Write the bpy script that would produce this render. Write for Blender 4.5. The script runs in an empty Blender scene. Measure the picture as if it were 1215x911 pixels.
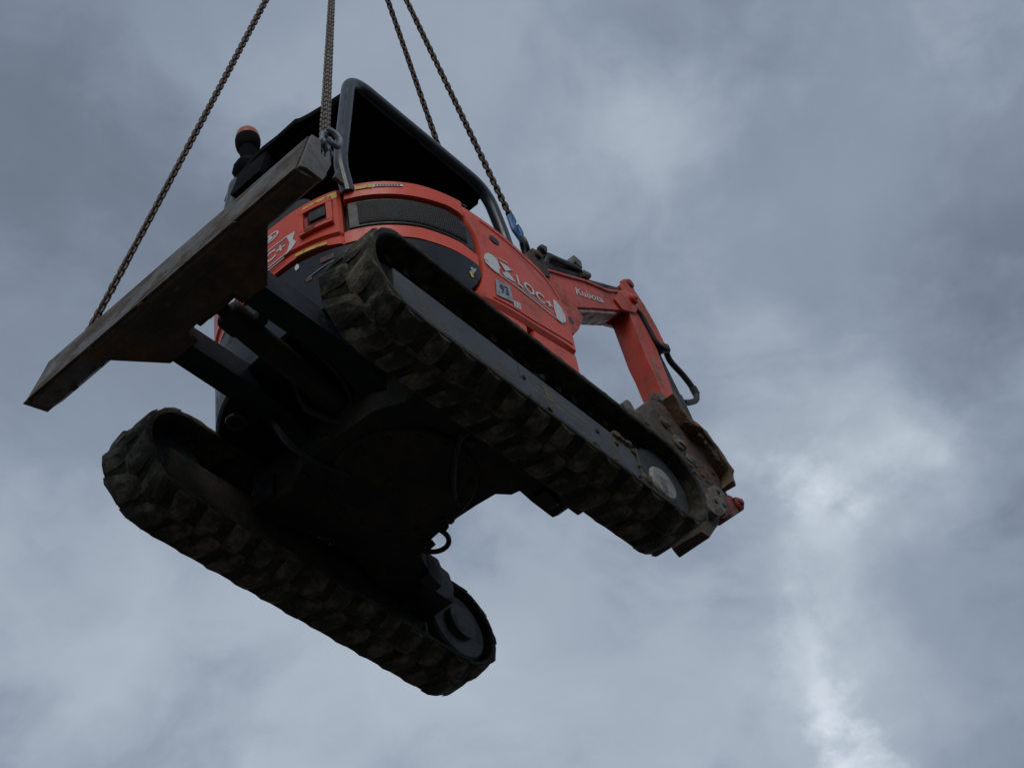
import bpy, bmesh, math, random
from mathutils import Vector, Matrix, noise as mnoise

random.seed(7)
scn = bpy.context.scene
COL = scn.collection
HANG = 6.5                      # height of the track soles above the ground

# ------------------------------------------------------------------ camera
R_ = ((0.65945, -0.74078, -0.12797), (0.49089, 0.55325, -0.67301), (0.56934, 0.38100, 0.72848))
cam_data = bpy.data.cameras.new('camera')
cam = bpy.data.objects.new('camera', cam_data)
COL.objects.link(cam)
cam_data.sensor_width = 36.0
cam_data.lens = 2112.32 / 1215.0 * 36.0
cam_data.clip_start = 0.05
cam_data.clip_end = 6000.0
right, down, fwd = (Vector(r) for r in R_)
rot = Matrix((right, -down, -fwd)).transposed()
cam.matrix_world = Matrix.Translation((-4.13021, -3.32220, -4.89185 + HANG)) @ rot.to_4x4()
scn.camera = cam

# ------------------------------------------------------------------ light
SUN_EL = math.radians(41.0)
SUN_AZ = math.atan2(-0.62, -0.78)          # direction towards the sun in plan
world = bpy.data.worlds.new('World')
scn.world = world
world.use_nodes = True
scn.view_settings.view_transform = 'Standard'
scn.view_settings.look = 'None'
scn.view_settings.exposure = 0.0
scn.view_settings.gamma = 1.0

sd = bpy.data.lights.new('sun', 'SUN')
sd.energy = 1.05
sd.angle = math.radians(35.0)
sd.color = (1.0, 0.96, 0.91)
sun = bpy.data.objects.new('sun', sd)
COL.objects.link(sun)
sv = Vector((math.cos(SUN_AZ) * math.cos(SUN_EL), math.sin(SUN_AZ) * math.cos(SUN_EL), math.sin(SUN_EL)))
sun.rotation_euler = sv.to_track_quat('Z', 'Y').to_euler()
sun.location = sv * 60


def build_world():
    nt = world.node_tree
    nt.nodes.clear()
    N, L = nt.nodes.new, nt.links.new
    out = N('ShaderNodeOutputWorld')
    sky = N('ShaderNodeTexSky')
    sky.sky_type = 'NISHITA'
    sky.sun_disc = False
    sky.sun_elevation = SUN_EL
    sky.sun_rotation = math.pi / 2 - SUN_AZ
    bg1 = N('ShaderNodeBackground')
    bg1.inputs['Strength'].default_value = 0.08
    L(sky.outputs[0], bg1.inputs['Color'])
    tc = N('ShaderNodeTexCoord')
    d = tc.outputs['Generated']

    def math_(op, a, b=None, c=None):
        n = N('ShaderNodeMath'); n.operation = op
        for i, v in enumerate((a, b, c)):
            if v is None: continue
            if isinstance(v, (int, float)): n.inputs[i].default_value = v
            else: L(v, n.inputs[i])
        return n.outputs[0]

    def noise(vec, scale, detail=6, rough=0.5, dist=0.0):
        n = N('ShaderNodeTexNoise'); n.inputs['Scale'].default_value = scale
        n.inputs['Detail'].default_value = detail; n.inputs['Roughness'].default_value = rough
        n.inputs['Distortion'].default_value = dist
        L(vec, n.inputs['Vector']); return n
    # flatten the dome on to a cloud deck, then warp it
    sep = N('ShaderNodeSeparateXYZ'); L(d, sep.inputs[0])
    den = math_('ADD', math_('ABSOLUTE', sep.outputs[2]), 0.35)
    cmb = N('ShaderNodeCombineXYZ')
    L(math_('DIVIDE', sep.outputs[0], den), cmb.inputs[0])
    L(math_('DIVIDE', sep.outputs[1], den), cmb.inputs[1])
    cmb.inputs[2].default_value = 3.1
    deck = cmb.outputs[0]
    w = noise(deck, 3.0, 4, 0.55)
    sub = N('ShaderNodeVectorMath'); sub.operation = 'SUBTRACT'
    L(w.outputs['Color'], sub.inputs[0]); sub.inputs[1].default_value = (0.5, 0.5, 0.5)
    mul = N('ShaderNodeVectorMath'); mul.operation = 'SCALE'
    L(sub.outputs[0], mul.inputs[0]); mul.inputs['Scale'].default_value = 0.24
    add = N('ShaderNodeVectorMath'); add.operation = 'ADD'
    L(deck, add.inputs[0]); L(mul.outputs[0], add.inputs[1])
    wd = add.outputs[0]
    big = noise(wd, 2.3, 3, 0.5).outputs['Fac']
    mid = noise(wd, 6.0, 5, 0.52).outputs['Fac']
    fine = noise(wd, 19.0, 6, 0.6).outputs['Fac']
    def smooth(f, lo, hi, amt):
        r = N('ShaderNodeMapRange'); r.interpolation_type = 'SMOOTHERSTEP'; L(f, r.inputs['Value'])
        r.inputs['From Min'].default_value = lo; r.inputs['From Max'].default_value = hi
        r.inputs['To Min'].default_value = -amt; r.inputs['To Max'].default_value = amt; return r.outputs[0]
    w3 = N('ShaderNodeVectorMath'); w3.operation = 'SCALE'
    L(noise(wd, 5.0, 4, 0.55).outputs['Color'], w3.inputs[0]); w3.inputs['Scale'].default_value = 0.06
    wa = N('ShaderNodeVectorMath'); wa.operation = 'ADD'; L(wd, wa.inputs[0]); L(w3.outputs[0], wa.inputs[1])
    puff = noise(wa.outputs[0], 4.6, 8, 0.57).outputs['Fac']
    thin = noise(wa.outputs[0], 12.0, 7, 0.58).outputs['Fac']
    base = math_('ADD', math_('MULTIPLY', math_('SUBTRACT', big, 0.5), 0.42),
                 math_('ADD', math_('ADD', smooth(puff, 0.36, 0.62, 0.085), math_('MULTIPLY', math_('SUBTRACT', mid, 0.5), 0.16)),
                       math_('ADD', math_('MULTIPLY', math_('SUBTRACT', thin, 0.5), 0.13), math_('MULTIPLY', math_('SUBTRACT', fine, 0.5), 0.035))))
    # thinner and thicker places of the real cloud deck (direction, radius, amount)
    sw = N('ShaderNodeVectorMath'); sw.operation = 'SCALE'
    L(sub.outputs[0], sw.inputs[0]); sw.inputs['Scale'].default_value = 0.16
    w2 = noise(deck, 11.0, 8, 0.62)
    sub2 = N('ShaderNodeVectorMath'); sub2.operation = 'SUBTRACT'
    L(w2.outputs['Color'], sub2.inputs[0]); sub2.inputs[1].default_value = (0.5, 0.5, 0.5)
    sw2 = N('ShaderNodeVectorMath'); sw2.operation = 'SCALE'
    L(sub2.outputs[0], sw2.inputs[0]); sw2.inputs['Scale'].default_value = 0.11
    ad = N('ShaderNodeVectorMath'); ad.operation = 'ADD'
    L(d, ad.inputs[0]); L(sw.outputs[0], ad.inputs[1])
    ad2 = N('ShaderNodeVectorMath'); ad2.operation = 'ADD'
    L(ad.outputs[0], ad2.inputs[0]); L(sw2.outputs[0], ad2.inputs[1])
    spots = [((0.691, 0.240, 0.680), 0.055, 0.09), ((0.686, 0.272, 0.668), 0.030, 0.17), ((0.696, 0.268, 0.655), 0.026, 0.12),
             ((0.708, 0.292, 0.637), 0.028, 0.09), ((0.722, 0.309, 0.612), 0.028, 0.08), ((0.733, 0.336, 0.588), 0.030, 0.12),
             ((0.753, 0.330, 0.563), 0.026, 0.20), ((0.765, 0.334, 0.545), 0.028, 0.20), ((0.713, 0.210, 0.668), 0.045, 0.11),
             ((0.702, 0.255, 0.656), 0.13, 0.12), ((0.742, 0.328, 0.58), 0.11, 0.11),
             ((0.625, 0.198, 0.755), 0.13, 0.11), ((0.60, 0.33, 0.73), 0.08, -0.05), ((0.752, 0.205, 0.620), 0.075, -0.10), ((0.700, 0.150, 0.70), 0.06, -0.08),
             ((0.754, 0.266, 0.598), 0.050, -0.12), ((0.699, 0.342, 0.628), 0.06, -0.05),
             ((0.300, 0.450, 0.840), 0.17, -0.11), ((0.525, 0.235, 0.815), 0.040, 0.10), ((0.497, 0.262, 0.827), 0.038, 0.10),
             ((0.41, 0.385, 0.827), 0.08, 0.09), ((0.669, 0.120, 0.731), 0.06, -0.08), ((0.60, 0.06, 0.797), 0.06, 0.06),
             ((0.47, 0.62, 0.62), 0.14, 0.06), ((0.48, 0.30, 0.825), 0.05, -0.05), ((0.80, 0.28, 0.53), 0.06, -0.08)]
    tot = base
    for c, r, amt in spots:
        ds = N('ShaderNodeVectorMath'); ds.operation = 'DISTANCE'
        L(ad2.outputs[0], ds.inputs[0]); ds.inputs[1].default_value = Vector(c).normalized()
        mr = N('ShaderNodeMapRange'); mr.interpolation_type = 'SMOOTHERSTEP'
        L(ds.outputs['Value'], mr.inputs['Value'])
        mr.inputs['From Min'].default_value = r * 1.35; mr.inputs['From Max'].default_value = 0.0
        mr.inputs['To Min'].default_value = 0.0; mr.inputs['To Max'].default_value = amt
        tot = math_('ADD', tot, mr.outputs[0])
    ramp = N('ShaderNodeValToRGB')
    L(math_('ADD', tot, 0.475), ramp.inputs[0])
    cr = ramp.color_ramp
    cr.elements[0].position = 0.10; cr.elements[0].color = (0.120, 0.152, 0.196, 1)
    cr.elements[1].position = 1.0; cr.elements[1].color = (0.72, 0.78, 0.85, 1)
    for p, c in ((0.30, (0.172, 0.214, 0.276)), (0.50, (0.278, 0.335, 0.418)), (0.66, (0.395, 0.454, 0.535)), (0.82, (0.545, 0.61, 0.70))):
        e = cr.elements.new(p); e.color = (*c, 1)
    bg2 = N('ShaderNodeBackground'); bg2.inputs['Strength'].default_value = 1.0
    L(ramp.outputs[0], bg2.inputs['Color'])
    mix = N('ShaderNodeMixShader'); mix.inputs[0].default_value = 0.94
    L(bg1.outputs[0], mix.inputs[1]); L(bg2.outputs[0], mix.inputs[2])
    L(mix.outputs[0], out.inputs['Surface'])


build_world()

# ------------------------------------------------------------------ materials
def mat(name, col, rough=0.5, metal=0.0, var=0.25, scale=6.0, dirt=None, dirt_amt=0.0, dirt_scale=9.0,
        bump=0.0, bump_scale=60.0, coat=0.0, spec=0.5, dirt_rough=0.9, streak=None, streak_scale=(60, 3, 60), streak_amt=0.5):
    m = bpy.data.materials.new(name); m.use_nodes = True
    nt = m.node_tree; nt.nodes.clear(); N, L = nt.nodes.new, nt.links.new
    out = N('ShaderNodeOutputMaterial'); b = N('ShaderNodeBsdfPrincipled'); L(b.outputs[0], out.inputs[0])
    tc = N('ShaderNodeTexCoord'); v = tc.outputs['Object']
    geo = N('ShaderNodeNewGeometry')
    def noise(s, det=6, ro=0.6, vec=None):
        n = N('ShaderNodeTexNoise'); n.inputs['Scale'].default_value = s; n.inputs['Detail'].default_value = det
        n.inputs['Roughness'].default_value = ro; L(vec or v, n.inputs['Vector']); return n.outputs['Fac']
    def ramp(f, lo, hi, a=0.0, z=1.0):
        r = N('ShaderNodeMapRange'); L(f, r.inputs['Value'])
        r.inputs['From Min'].default_value = lo; r.inputs['From Max'].default_value = hi
        r.inputs['To Min'].default_value = a; r.inputs['To Max'].default_value = z; return r.outputs[0]
    n1 = noise(scale)
    mx = N('ShaderNodeMix'); mx.data_type = 'RGBA'
    L(ramp(n1, 0.3, 0.7), mx.inputs[0])
    mx.inputs[6].default_value = (*[c * (1 - var) for c in col], 1)
    mx.inputs[7].default_value = (*[min(1, c * (1 + var)) for c in col], 1)
    colr = mx.outputs[2]
    rr = ramp(noise(scale * 2.3), 0.3, 0.7, max(0.02, rough - 0.10), min(1, rough + 0.14))
    if dirt is not None:
        ob = N('ShaderNodeObjectInfo')
        av = N('ShaderNodeVectorMath'); av.operation = 'ADD'; L(v, av.inputs[0])
        sc = N('ShaderNodeVectorMath'); sc.operation = 'SCALE'; sc.inputs[0].default_value = (37, 53, 71)
        L(ob.outputs['Random'], sc.inputs['Scale']); L(sc.outputs[0], av.inputs[1])
        f = ramp(noise(dirt_scale, 8, 0.68, av.outputs[0]), 0.66 - 0.45 * dirt_amt, 0.74 - 0.30 * dirt_amt)
        md = N('ShaderNodeMix'); md.data_type = 'RGBA'; L(f, md.inputs[0]); L(colr, md.inputs[6])
        dn = N('ShaderNodeMix'); dn.data_type = 'RGBA'; L(ramp(noise(dirt_scale * 4, 5), 0.3, 0.7), dn.inputs[0])
        dn.inputs[6].default_value = (*[c * 0.6 for c in dirt], 1); dn.inputs[7].default_value = (*[c * 1.35 for c in dirt], 1)
        L(dn.outputs[2], md.inputs[7]); colr = md.outputs[2]
        mr = N('ShaderNodeMix'); L(f, mr.inputs[0]); L(rr, mr.inputs[2]); mr.inputs[3].default_value = dirt_rough
        rr = mr.outputs[0]
    if streak is not None:
        sv_ = N('ShaderNodeVectorMath'); sv_.operation = 'MULTIPLY'; L(v, sv_.inputs[0]); sv_.inputs[1].default_value = streak_scale
        f1 = ramp(noise(1.0, 5, 0.7, sv_.outputs[0]), 0.54, 0.66, 0.0, streak_amt)
        f2 = ramp(noise(3.5, 4, 0.6), 0.42, 0.62)
        mm = N('ShaderNodeMath'); mm.operation = 'MULTIPLY'; L(f1, mm.inputs[0]); L(f2, mm.inputs[1])
        ms = N('ShaderNodeMix'); ms.data_type = 'RGBA'; L(mm.outputs[0], ms.inputs[0]); L(colr, ms.inputs[6]); ms.inputs[7].default_value = (*streak, 1)
        colr = ms.outputs[2]
    L(colr, b.inputs['Base Color']); L(rr, b.inputs['Roughness'])
    b.inputs['Metallic'].default_value = metal
    b.inputs['Specular IOR Level'].default_value = spec
    b.inputs['Coat Weight'].default_value = coat; b.inputs['Coat Roughness'].default_value = 0.12
    if bump > 0:
        bn = N('ShaderNodeBump'); bn.inputs['Strength'].default_value = bump; bn.inputs['Distance'].default_value = 0.01
        L(noise(bump_scale, 8, 0.65), bn.inputs['Height']); L(bn.outputs[0], b.inputs['Normal'])
    return m


MUD = (0.120, 0.104, 0.072)
DUST = (0.15, 0.13, 0.10)
RUST = (0.16, 0.062, 0.026)
M = {}
M['orange'] = mat('orange_paint', (0.65, 0.066, 0.026), 0.38, var=0.10, scale=3, dirt=(0.44, 0.085, 0.050), dirt_amt=0.30, dirt_scale=4, bump=0.03, bump_scale=25, coat=0.10, dirt_rough=0.6, spec=0.4, streak=(0.60, 0.20, 0.14), streak_scale=(5, 5, 70), streak_amt=0.5)
M['orange_worn'] = mat('worn_orange_paint', (0.52, 0.056, 0.028), 0.45, var=0.14, scale=5, dirt=(0.33, 0.085, 0.055), dirt_amt=0.36, dirt_scale=6, bump=0.10, bump_scale=40, streak=(0.45, 0.17, 0.12), streak_scale=(9, 60, 60), streak_amt=0.6)
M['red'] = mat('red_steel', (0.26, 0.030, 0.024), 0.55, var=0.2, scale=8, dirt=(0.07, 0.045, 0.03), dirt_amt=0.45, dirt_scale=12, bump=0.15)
M['scraped'] = mat('scraped_steel', (0.30, 0.22, 0.20), 0.5, 0.2, var=0.3, scale=9, dirt=(0.36, 0.07, 0.05), dirt_amt=0.38, dirt_scale=14, bump=0.2)
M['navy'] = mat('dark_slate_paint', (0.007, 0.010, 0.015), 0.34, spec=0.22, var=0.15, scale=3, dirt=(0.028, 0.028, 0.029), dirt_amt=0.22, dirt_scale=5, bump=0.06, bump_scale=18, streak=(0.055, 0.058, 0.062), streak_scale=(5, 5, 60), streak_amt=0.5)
M['black'] = mat('black_paint', (0.012, 0.012, 0.013), 0.45, var=0.2, scale=8, dirt=(0.03, 0.027, 0.023), dirt_amt=0.25, dirt_scale=9, bump=0.06)
M['roof'] = mat('black_roof', (0.005, 0.005, 0.006), 0.85, var=0.2, scale=5, bump=0.05, spec=0.08)
M['tube'] = mat('canopy_tube_paint', (0.022, 0.029, 0.039), 0.26, var=0.12, scale=7, dirt=(0.045, 0.048, 0.05), dirt_amt=0.15, dirt_scale=6)
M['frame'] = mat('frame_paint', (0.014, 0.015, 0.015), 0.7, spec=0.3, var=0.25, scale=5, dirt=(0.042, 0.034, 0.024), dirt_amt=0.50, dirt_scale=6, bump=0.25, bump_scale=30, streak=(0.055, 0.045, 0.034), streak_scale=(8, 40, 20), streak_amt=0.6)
M['endplate'] = mat('lit_end_plate_steel', (0.125, 0.118, 0.108), 0.55, 0.1, var=0.25, scale=9, dirt=(0.085, 0.07, 0.055), dirt_amt=0.35, dirt_scale=12, bump=0.2)  # lighter than the blade: light on the right-facing end put into the colour
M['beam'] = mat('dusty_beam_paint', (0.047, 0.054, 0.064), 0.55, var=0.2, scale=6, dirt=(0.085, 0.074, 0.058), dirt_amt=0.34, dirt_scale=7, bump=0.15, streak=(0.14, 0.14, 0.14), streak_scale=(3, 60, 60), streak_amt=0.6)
M['rubber'] = mat('track_rubber', (0.018, 0.018, 0.016), 0.85, var=0.3, scale=14, dirt=(0.060, 0.053, 0.038), dirt_amt=0.46, dirt_scale=12, bump=0.5, bump_scale=45, spec=0.25)
M['lug'] = mat('muddy_lug_rubber', (0.042, 0.040, 0.032), 0.88, var=0.45, scale=12, dirt=(0.155, 0.136, 0.096), dirt_amt=0.44, dirt_scale=10, bump=0.7, bump_scale=38, spec=0.3)
M['mud'] = mat('dried_mud', (0.085, 0.066, 0.042), 0.95, var=0.4, scale=18, dirt=(0.13, 0.11, 0.08), dirt_amt=0.4, dirt_scale=22, bump=0.8, bump_scale=40)
M['blade'] = mat('worn_blade_steel', (0.060, 0.050, 0.042), 0.58, 0.15, var=0.35, scale=7, dirt=(0.150, 0.075, 0.034), dirt_amt=0.50, dirt_scale=6, bump=0.35, bump_scale=28, streak=(0.15, 0.13, 0.11), streak_scale=(40, 3, 40), streak_amt=0.6)
M['edge'] = mat('worn_edge_steel', (0.080, 0.066, 0.052), 0.5, 0.2, var=0.3, scale=10, dirt=(0.052, 0.036, 0.024), dirt_amt=0.45, dirt_scale=7, bump=0.25, bump_scale=40, streak=(0.22, 0.21, 0.20), streak_scale=(45, 2.5, 45), streak_amt=0.7)
M['bucket'] = mat('muddy_bucket_steel', (0.055, 0.042, 0.033), 0.7, 0.05, var=0.5, scale=9, dirt=(0.150, 0.062, 0.028), dirt_amt=0.36, dirt_scale=7, bump=0.8, bump_scale=30)
M['grey'] = mat('grey_steel', (0.20, 0.20, 0.195), 0.5, 0.3, var=0.25, scale=14, dirt=MUD, dirt_amt=0.35, dirt_scale=16, bump=0.2)
M['hub'] = mat('dusty_hub_steel', (0.20, 0.205, 0.195), 0.6, 0.0, var=0.3, scale=12, dirt=(0.10, 0.09, 0.07), dirt_amt=0.35, dirt_scale=18, bump=0.15)
M['rusty'] = mat('rusty_back_plate', (0.105, 0.070, 0.045), 0.7, 0.05, var=0.5, scale=8, dirt=(0.21, 0.085, 0.032), dirt_amt=0.46, dirt_scale=6, bump=0.8, bump_scale=30)
M['hubmud'] = mat('muddy_bolt_steel', (0.15, 0.14, 0.125), 0.7, 0.1, var=0.35, scale=16, dirt=(0.09, 0.06, 0.04), dirt_amt=0.5, dirt_scale=18, bump=0.5)
M['wheel'] = mat('dark_wheel_steel', (0.014, 0.019, 0.020), 0.6, 0.0, var=0.3, scale=8, dirt=(0.026, 0.028, 0.025), dirt_amt=0.4, dirt_scale=10, bump=0.2)
M['disc'] = mat('motor_disc_paint', (0.030, 0.035, 0.041), 0.5, var=0.2, scale=5, dirt=(0.05, 0.045, 0.036), dirt_amt=0.30, dirt_scale=8, bump=0.1)
M['chain'] = mat('rusty_chain_steel', (0.078, 0.056, 0.046), 0.55, 0.45, var=0.5, scale=30, dirt=(0.10, 0.045, 0.028), dirt_amt=0.30, dirt_scale=40, bump=0.2, bump_scale=120)
M['chain_grey'] = mat('weathered_chain_steel', (0.12, 0.105, 0.088), 0.5, 0.45, var=0.4, scale=30, dirt=(0.10, 0.07, 0.045), dirt_amt=0.35, dirt_scale=40, bump=0.2, bump_scale=120)
M['blue'] = mat('blue_enamel', (0.030, 0.13, 0.34), 0.4, 0.0, var=0.2, scale=25, dirt=(0.08, 0.08, 0.085), dirt_amt=0.3, dirt_scale=30)
M['shackle'] = mat('galvanised_steel', (0.16, 0.18, 0.21), 0.4, 0.4, var=0.25, scale=25, dirt=(0.09, 0.08, 0.07), dirt_amt=0.25, dirt_scale=30)
M['hose'] = mat('black_hose_rubber', (0.014, 0.014, 0.015), 0.5, var=0.2, scale=20, dirt=(0.035, 0.03, 0.025), dirt_amt=0.25, dirt_scale=20)
M['chrome'] = mat('chromed_rod', (0.45, 0.46, 0.47), 0.22, 0.9, var=0.1, scale=10)
M['white'] = mat('white_vinyl', (0.62, 0.63, 0.64), 0.45, var=0.06, scale=10, dirt=(0.36, 0.28, 0.26), dirt_amt=0.22, dirt_scale=18)
M['label'] = mat('grey_label', (0.30, 0.34, 0.37), 0.5, var=0.1, scale=15, dirt=(0.18, 0.16, 0.15), dirt_amt=0.25, dirt_scale=25)
M['ink'] = mat('dark_ink', (0.025, 0.04, 0.055), 0.5, var=0.1)
M['yellow'] = mat('yellow_vinyl', (0.66, 0.46, 0.06), 0.5, var=0.12, scale=18, dirt=(0.20, 0.14, 0.06), dirt_amt=0.30, dirt_scale=22)
M['bare'] = mat('bare_scuffed_steel', (0.20, 0.145, 0.085), 0.6, var=0.3, scale=20, dirt=(0.12, 0.07, 0.04), dirt_amt=0.4, dirt_scale=20)
M['amber'] = mat('amber_lens_plastic', (0.36, 0.070, 0.034), 0.3, var=0.1, scale=10, dirt=(0.35, 0.12, 0.08), dirt_amt=0.2)
M['grille'] = mat('black_grille', (0.010, 0.011, 0.013), 0.6, var=0.35, scale=60, dirt=(0.055, 0.042, 0.028), dirt_amt=0.32, dirt_scale=22, bump=0.6, bump_scale=160)
M['seat'] = mat('black_vinyl', (0.018, 0.018, 0.019), 0.5, var=0.2, scale=10, bump=0.1)
M['reflector'] = mat('red_reflector', (0.10, 0.018, 0.018), 0.3, var=0.2, scale=20, dirt=(0.05, 0.04, 0.035), dirt_amt=0.3)
M['ground'] = mat('damp_gravel_ground', (0.055, 0.050, 0.044), 0.9, var=0.3, scale=0.3, dirt=(0.06, 0.055, 0.045), dirt_amt=0.4, dirt_scale=0.8, bump=0.4, bump_scale=8)

# ------------------------------------------------------------------ mesh helpers
def obj(name, bm, m, parent=None, angle=32, label=None, kind=None):
    me = bpy.data.meshes.new(name)
    bmesh.ops.recalc_face_normals(bm, faces=bm.faces[:])
    bm.to_mesh(me); bm.free()
    me.materials.append(m)
    for p in me.polygons: p.use_smooth = True
    me.set_sharp_from_angle(angle=math.radians(angle))
    o = bpy.data.objects.new(name, me)
    COL.objects.link(o)
    if parent is not None: o.parent = parent
    if label: o['label'] = label
    if kind: o['kind'] = kind
    return o


def bevel(bm, w, seg=2, ang=35):
    if w <= 0: return
    ed = [e for e in bm.edges if len(e.link_faces) == 2 and e.calc_face_angle(0) > math.radians(ang)]
    bmesh.ops.bevel(bm, geom=ed, offset=w, segments=seg, profile=0.7, affect='EDGES', clamp_overlap=True)


def prism(bm, poly, plane, a, b, bev=0.006, seg=2):
    """poly in 2D, plane 'xz' (extruded along y from a to b), 'xy' (along z), 'yz' (along x)"""
    t = bmesh.new()
    def P(p, d):
        if plane == 'xz': return (p[0], d, p[1])
        if plane == 'xy': return (p[0], p[1], d)
        return (d, p[0], p[1])
    A = [t.verts.new(P(p, a)) for p in poly]; B = [t.verts.new(P(p, b)) for p in poly]
    n = len(poly)
    t.faces.new(A); t.faces.new(B[::-1])
    for i in range(n): t.faces.new((A[i], B[i], B[(i + 1) % n], A[(i + 1) % n]))
    bmesh.ops.recalc_face_normals(t, faces=t.faces[:])
    bevel(t, bev, seg)
    merge(bm, t)


def merge(bm, t):
    me = bpy.data.meshes.new('tmp'); t.to_mesh(me); t.free(); bm.from_mesh(me); bpy.data.meshes.remove(me)


def box(bm, x0, x1, y0, y1, z0, z1, bev=0.006):
    prism(bm, [(x0, y0), (x1, y0), (x1, y1), (x0, y1)], 'xy', z0, z1, bev)


def frame_of(d):
    d = d.normalized(); u = d.orthogonal().normalized(); return u, d.cross(u)


def cyl(bm, p0, p1, r0, r1=None, seg=20, ch=0.004):
    r1 = r0 if r1 is None else r1
    p0, p1 = Vector(p0), Vector(p1); d = p1 - p0; L = d.length; u, v = frame_of(d)
    ch = min(ch, L * 0.3, r0 * 0.4, r1 * 0.4)
    prof = [(0, r0 - ch), (ch, r0), (L - ch, r1), (L, r1 - ch)]
    rings = []
    for t, r in prof:
        c = p0 + d.normalized() * t
        rings.append([bm.verts.new(c + (u * math.cos(2 * math.pi * k / seg) + v * math.sin(2 * math.pi * k / seg)) * r) for k in range(seg)])
    for a, b in zip(rings, rings[1:]):
        for k in range(seg): bm.faces.new((a[k], a[(k + 1) % seg], b[(k + 1) % seg], b[k]))
    bm.faces.new(rings[0][::-1]); bm.faces.new(rings[-1])


def smooth_path(pts, n=8):
    P = [Vector(p) for p in pts]; out = []
    for i in range(len(P) - 1):
        a, b, c, d = P[max(i - 1, 0)], P[i], P[i + 1], P[min(i + 2, len(P) - 1)]
        for k in range(n):
            t = k / n
            out.append(0.5 * ((2 * b) + (c - a) * t + (2 * a - 5 * b + 4 * c - d) * t * t + (3 * b - a - 3 * c + d) * t ** 3))
    out.append(P[-1]); return out


def round_path(pts, r, n=8):
    P = [Vector(p) for p in pts]; out = [P[0]]
    for i in range(1, len(P) - 1):
        d0 = (P[i - 1] - P[i]); d1 = (P[i + 1] - P[i]); rr = min(r, d0.length * .45, d1.length * .45)
        a = P[i] + d0.normalized() * rr; b = P[i] + d1.normalized() * rr
        for k in range(n + 1):
            t = k / n; out.append(a * (1 - t) ** 2 + P[i] * 2 * t * (1 - t) + b * t * t)
    out.append(P[-1]); return out


def tube(bm, path, r, seg=12, closed=False):
    n = len(path); rings = []; up = None
    for i, p in enumerate(path):
        a = path[i - 1] if (i > 0 or closed) else path[i]; b = path[(i + 1) % n] if (i < n - 1 or closed) else path[i]
        d = (b - a).normalized()
        if up is None: up = d.orthogonal().normalized()
        u = (up - d * up.dot(d)).normalized(); up = u; v = d.cross(u)
        rings.append([bm.verts.new(p + (u * math.cos(2 * math.pi * k / seg) + v * math.sin(2 * math.pi * k / seg)) * r) for k in range(seg)])
    for i in range(n if closed else n - 1):
        a, b = rings[i], rings[(i + 1) % n]
        for k in range(seg): bm.faces.new((a[k], a[(k + 1) % seg], b[(k + 1) % seg], b[k]))
    if not closed: bm.faces.new(rings[0][::-1]); bm.faces.new(rings[-1])


def lump(bm, c, r, sub=2, amp=0.35, seed=0, sq=(1, 1, 1)):
    t = bmesh.new(); bmesh.ops.create_icosphere(t, subdivisions=sub, radius=1.0)
    for v in t.verts:
        k = 1 + amp * mnoise.noise(v.co * 1.7 + Vector((seed * 3.1, seed * 1.7, 0)))
        v.co = Vector((v.co.x * sq[0], v.co.y * sq[1], v.co.z * sq[2])) * r * k + Vector(c)
    merge(bm, t)


def interp(x, tab):
    if x <= tab[0][0]: return tab[0][1]
    for (a, b), (c, d) in zip(tab, tab[1:]):
        if x <= c: return b + (d - b) * (x - a) / (c - a)
    return tab[-1][1]


# curved outline of the upper body in plan: u is an angle round the tail (90..270), beyond 270 it runs straight along the right side
SA, SB, SN = 0.80, 0.71, 2.5
def plan(u):
    if u <= 270:
        a = math.radians(u); c, s = abs(math.cos(a)), abs(math.sin(a))
        r = 1.0 / ((c / SA) ** SN + (s / SB) ** SN) ** (1 / SN)
        return Vector((r * math.cos(a), r * math.sin(a)))
    return Vector(((u - 270) * 0.01, -SB))
def plan_n(u):
    d = plan(min(u + .4, 400)) - plan(u - .4); n = Vector((-d.y, d.x)); n.normalize()
    return -n if n.dot(plan(u if u <= 270 else 270)) < 0 else n
def lean(z):
    return 0.0
def SP(u, z, off=0.0):
    p = plan(u) + plan_n(u) * (off + lean(z)); return Vector((p.x, p.y, z))


def skin(bm, fn, off, thick, nu=24, nv=6, ch=0.008):
    """closed slab over a patch of the upper body; fn(s,t)->(u,z)"""
    e = 0.012
    S = [0, e] + [e + (1 - 2 * e) * i / nu for i in range(1, nu)] + [1 - e, 1]
    T = [0, 3 * e] + [3 * e + (1 - 6 * e) * i / nv for i in range(1, nv)] + [1 - 3 * e, 1]
    ns, ntt = len(S), len(T)
    def q(s, t, o): u, z = fn(s, t); return bm.verts.new(SP(u, z, o))
    G = [[q(s, t, off - (ch if i in (0, ns - 1) or j in (0, ntt - 1) else 0)) for j, t in enumerate(T)] for i, s in enumerate(S)]
    I = [[q(s, t, off - thick) for t in T] for s in S]
    for i in range(ns - 1):
        for j in range(ntt - 1):
            bm.faces.new((G[i][j], G[i + 1][j], G[i + 1][j + 1], G[i][j + 1]))
            bm.faces.new((I[i][j + 1], I[i + 1][j + 1], I[i + 1][j], I[i][j]))
    for i in range(ns - 1):
        bm.faces.new((G[i + 1][0], G[i][0], I[i][0], I[i + 1][0])); bm.faces.new((G[i][-1], G[i + 1][-1], I[i + 1][-1], I[i][-1]))
    for j in range(ntt - 1):
        bm.faces.new((G[0][j], G[0][j + 1], I[0][j + 1], I[0][j])); bm.faces.new((G[-1][j + 1], G[-1][j], I[-1][j], I[-1][j + 1]))


def band(u0, u1, lo, hi):
    f = (lambda x: lambda u: x) ; L = lo if callable(lo) else f(lo); H = hi if callable(hi) else f(hi)
    def fn(s, t):
        u = u0 + (u1 - u0) * s; return u, L(u) + (H(u) - L(u)) * t
    return fn


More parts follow.
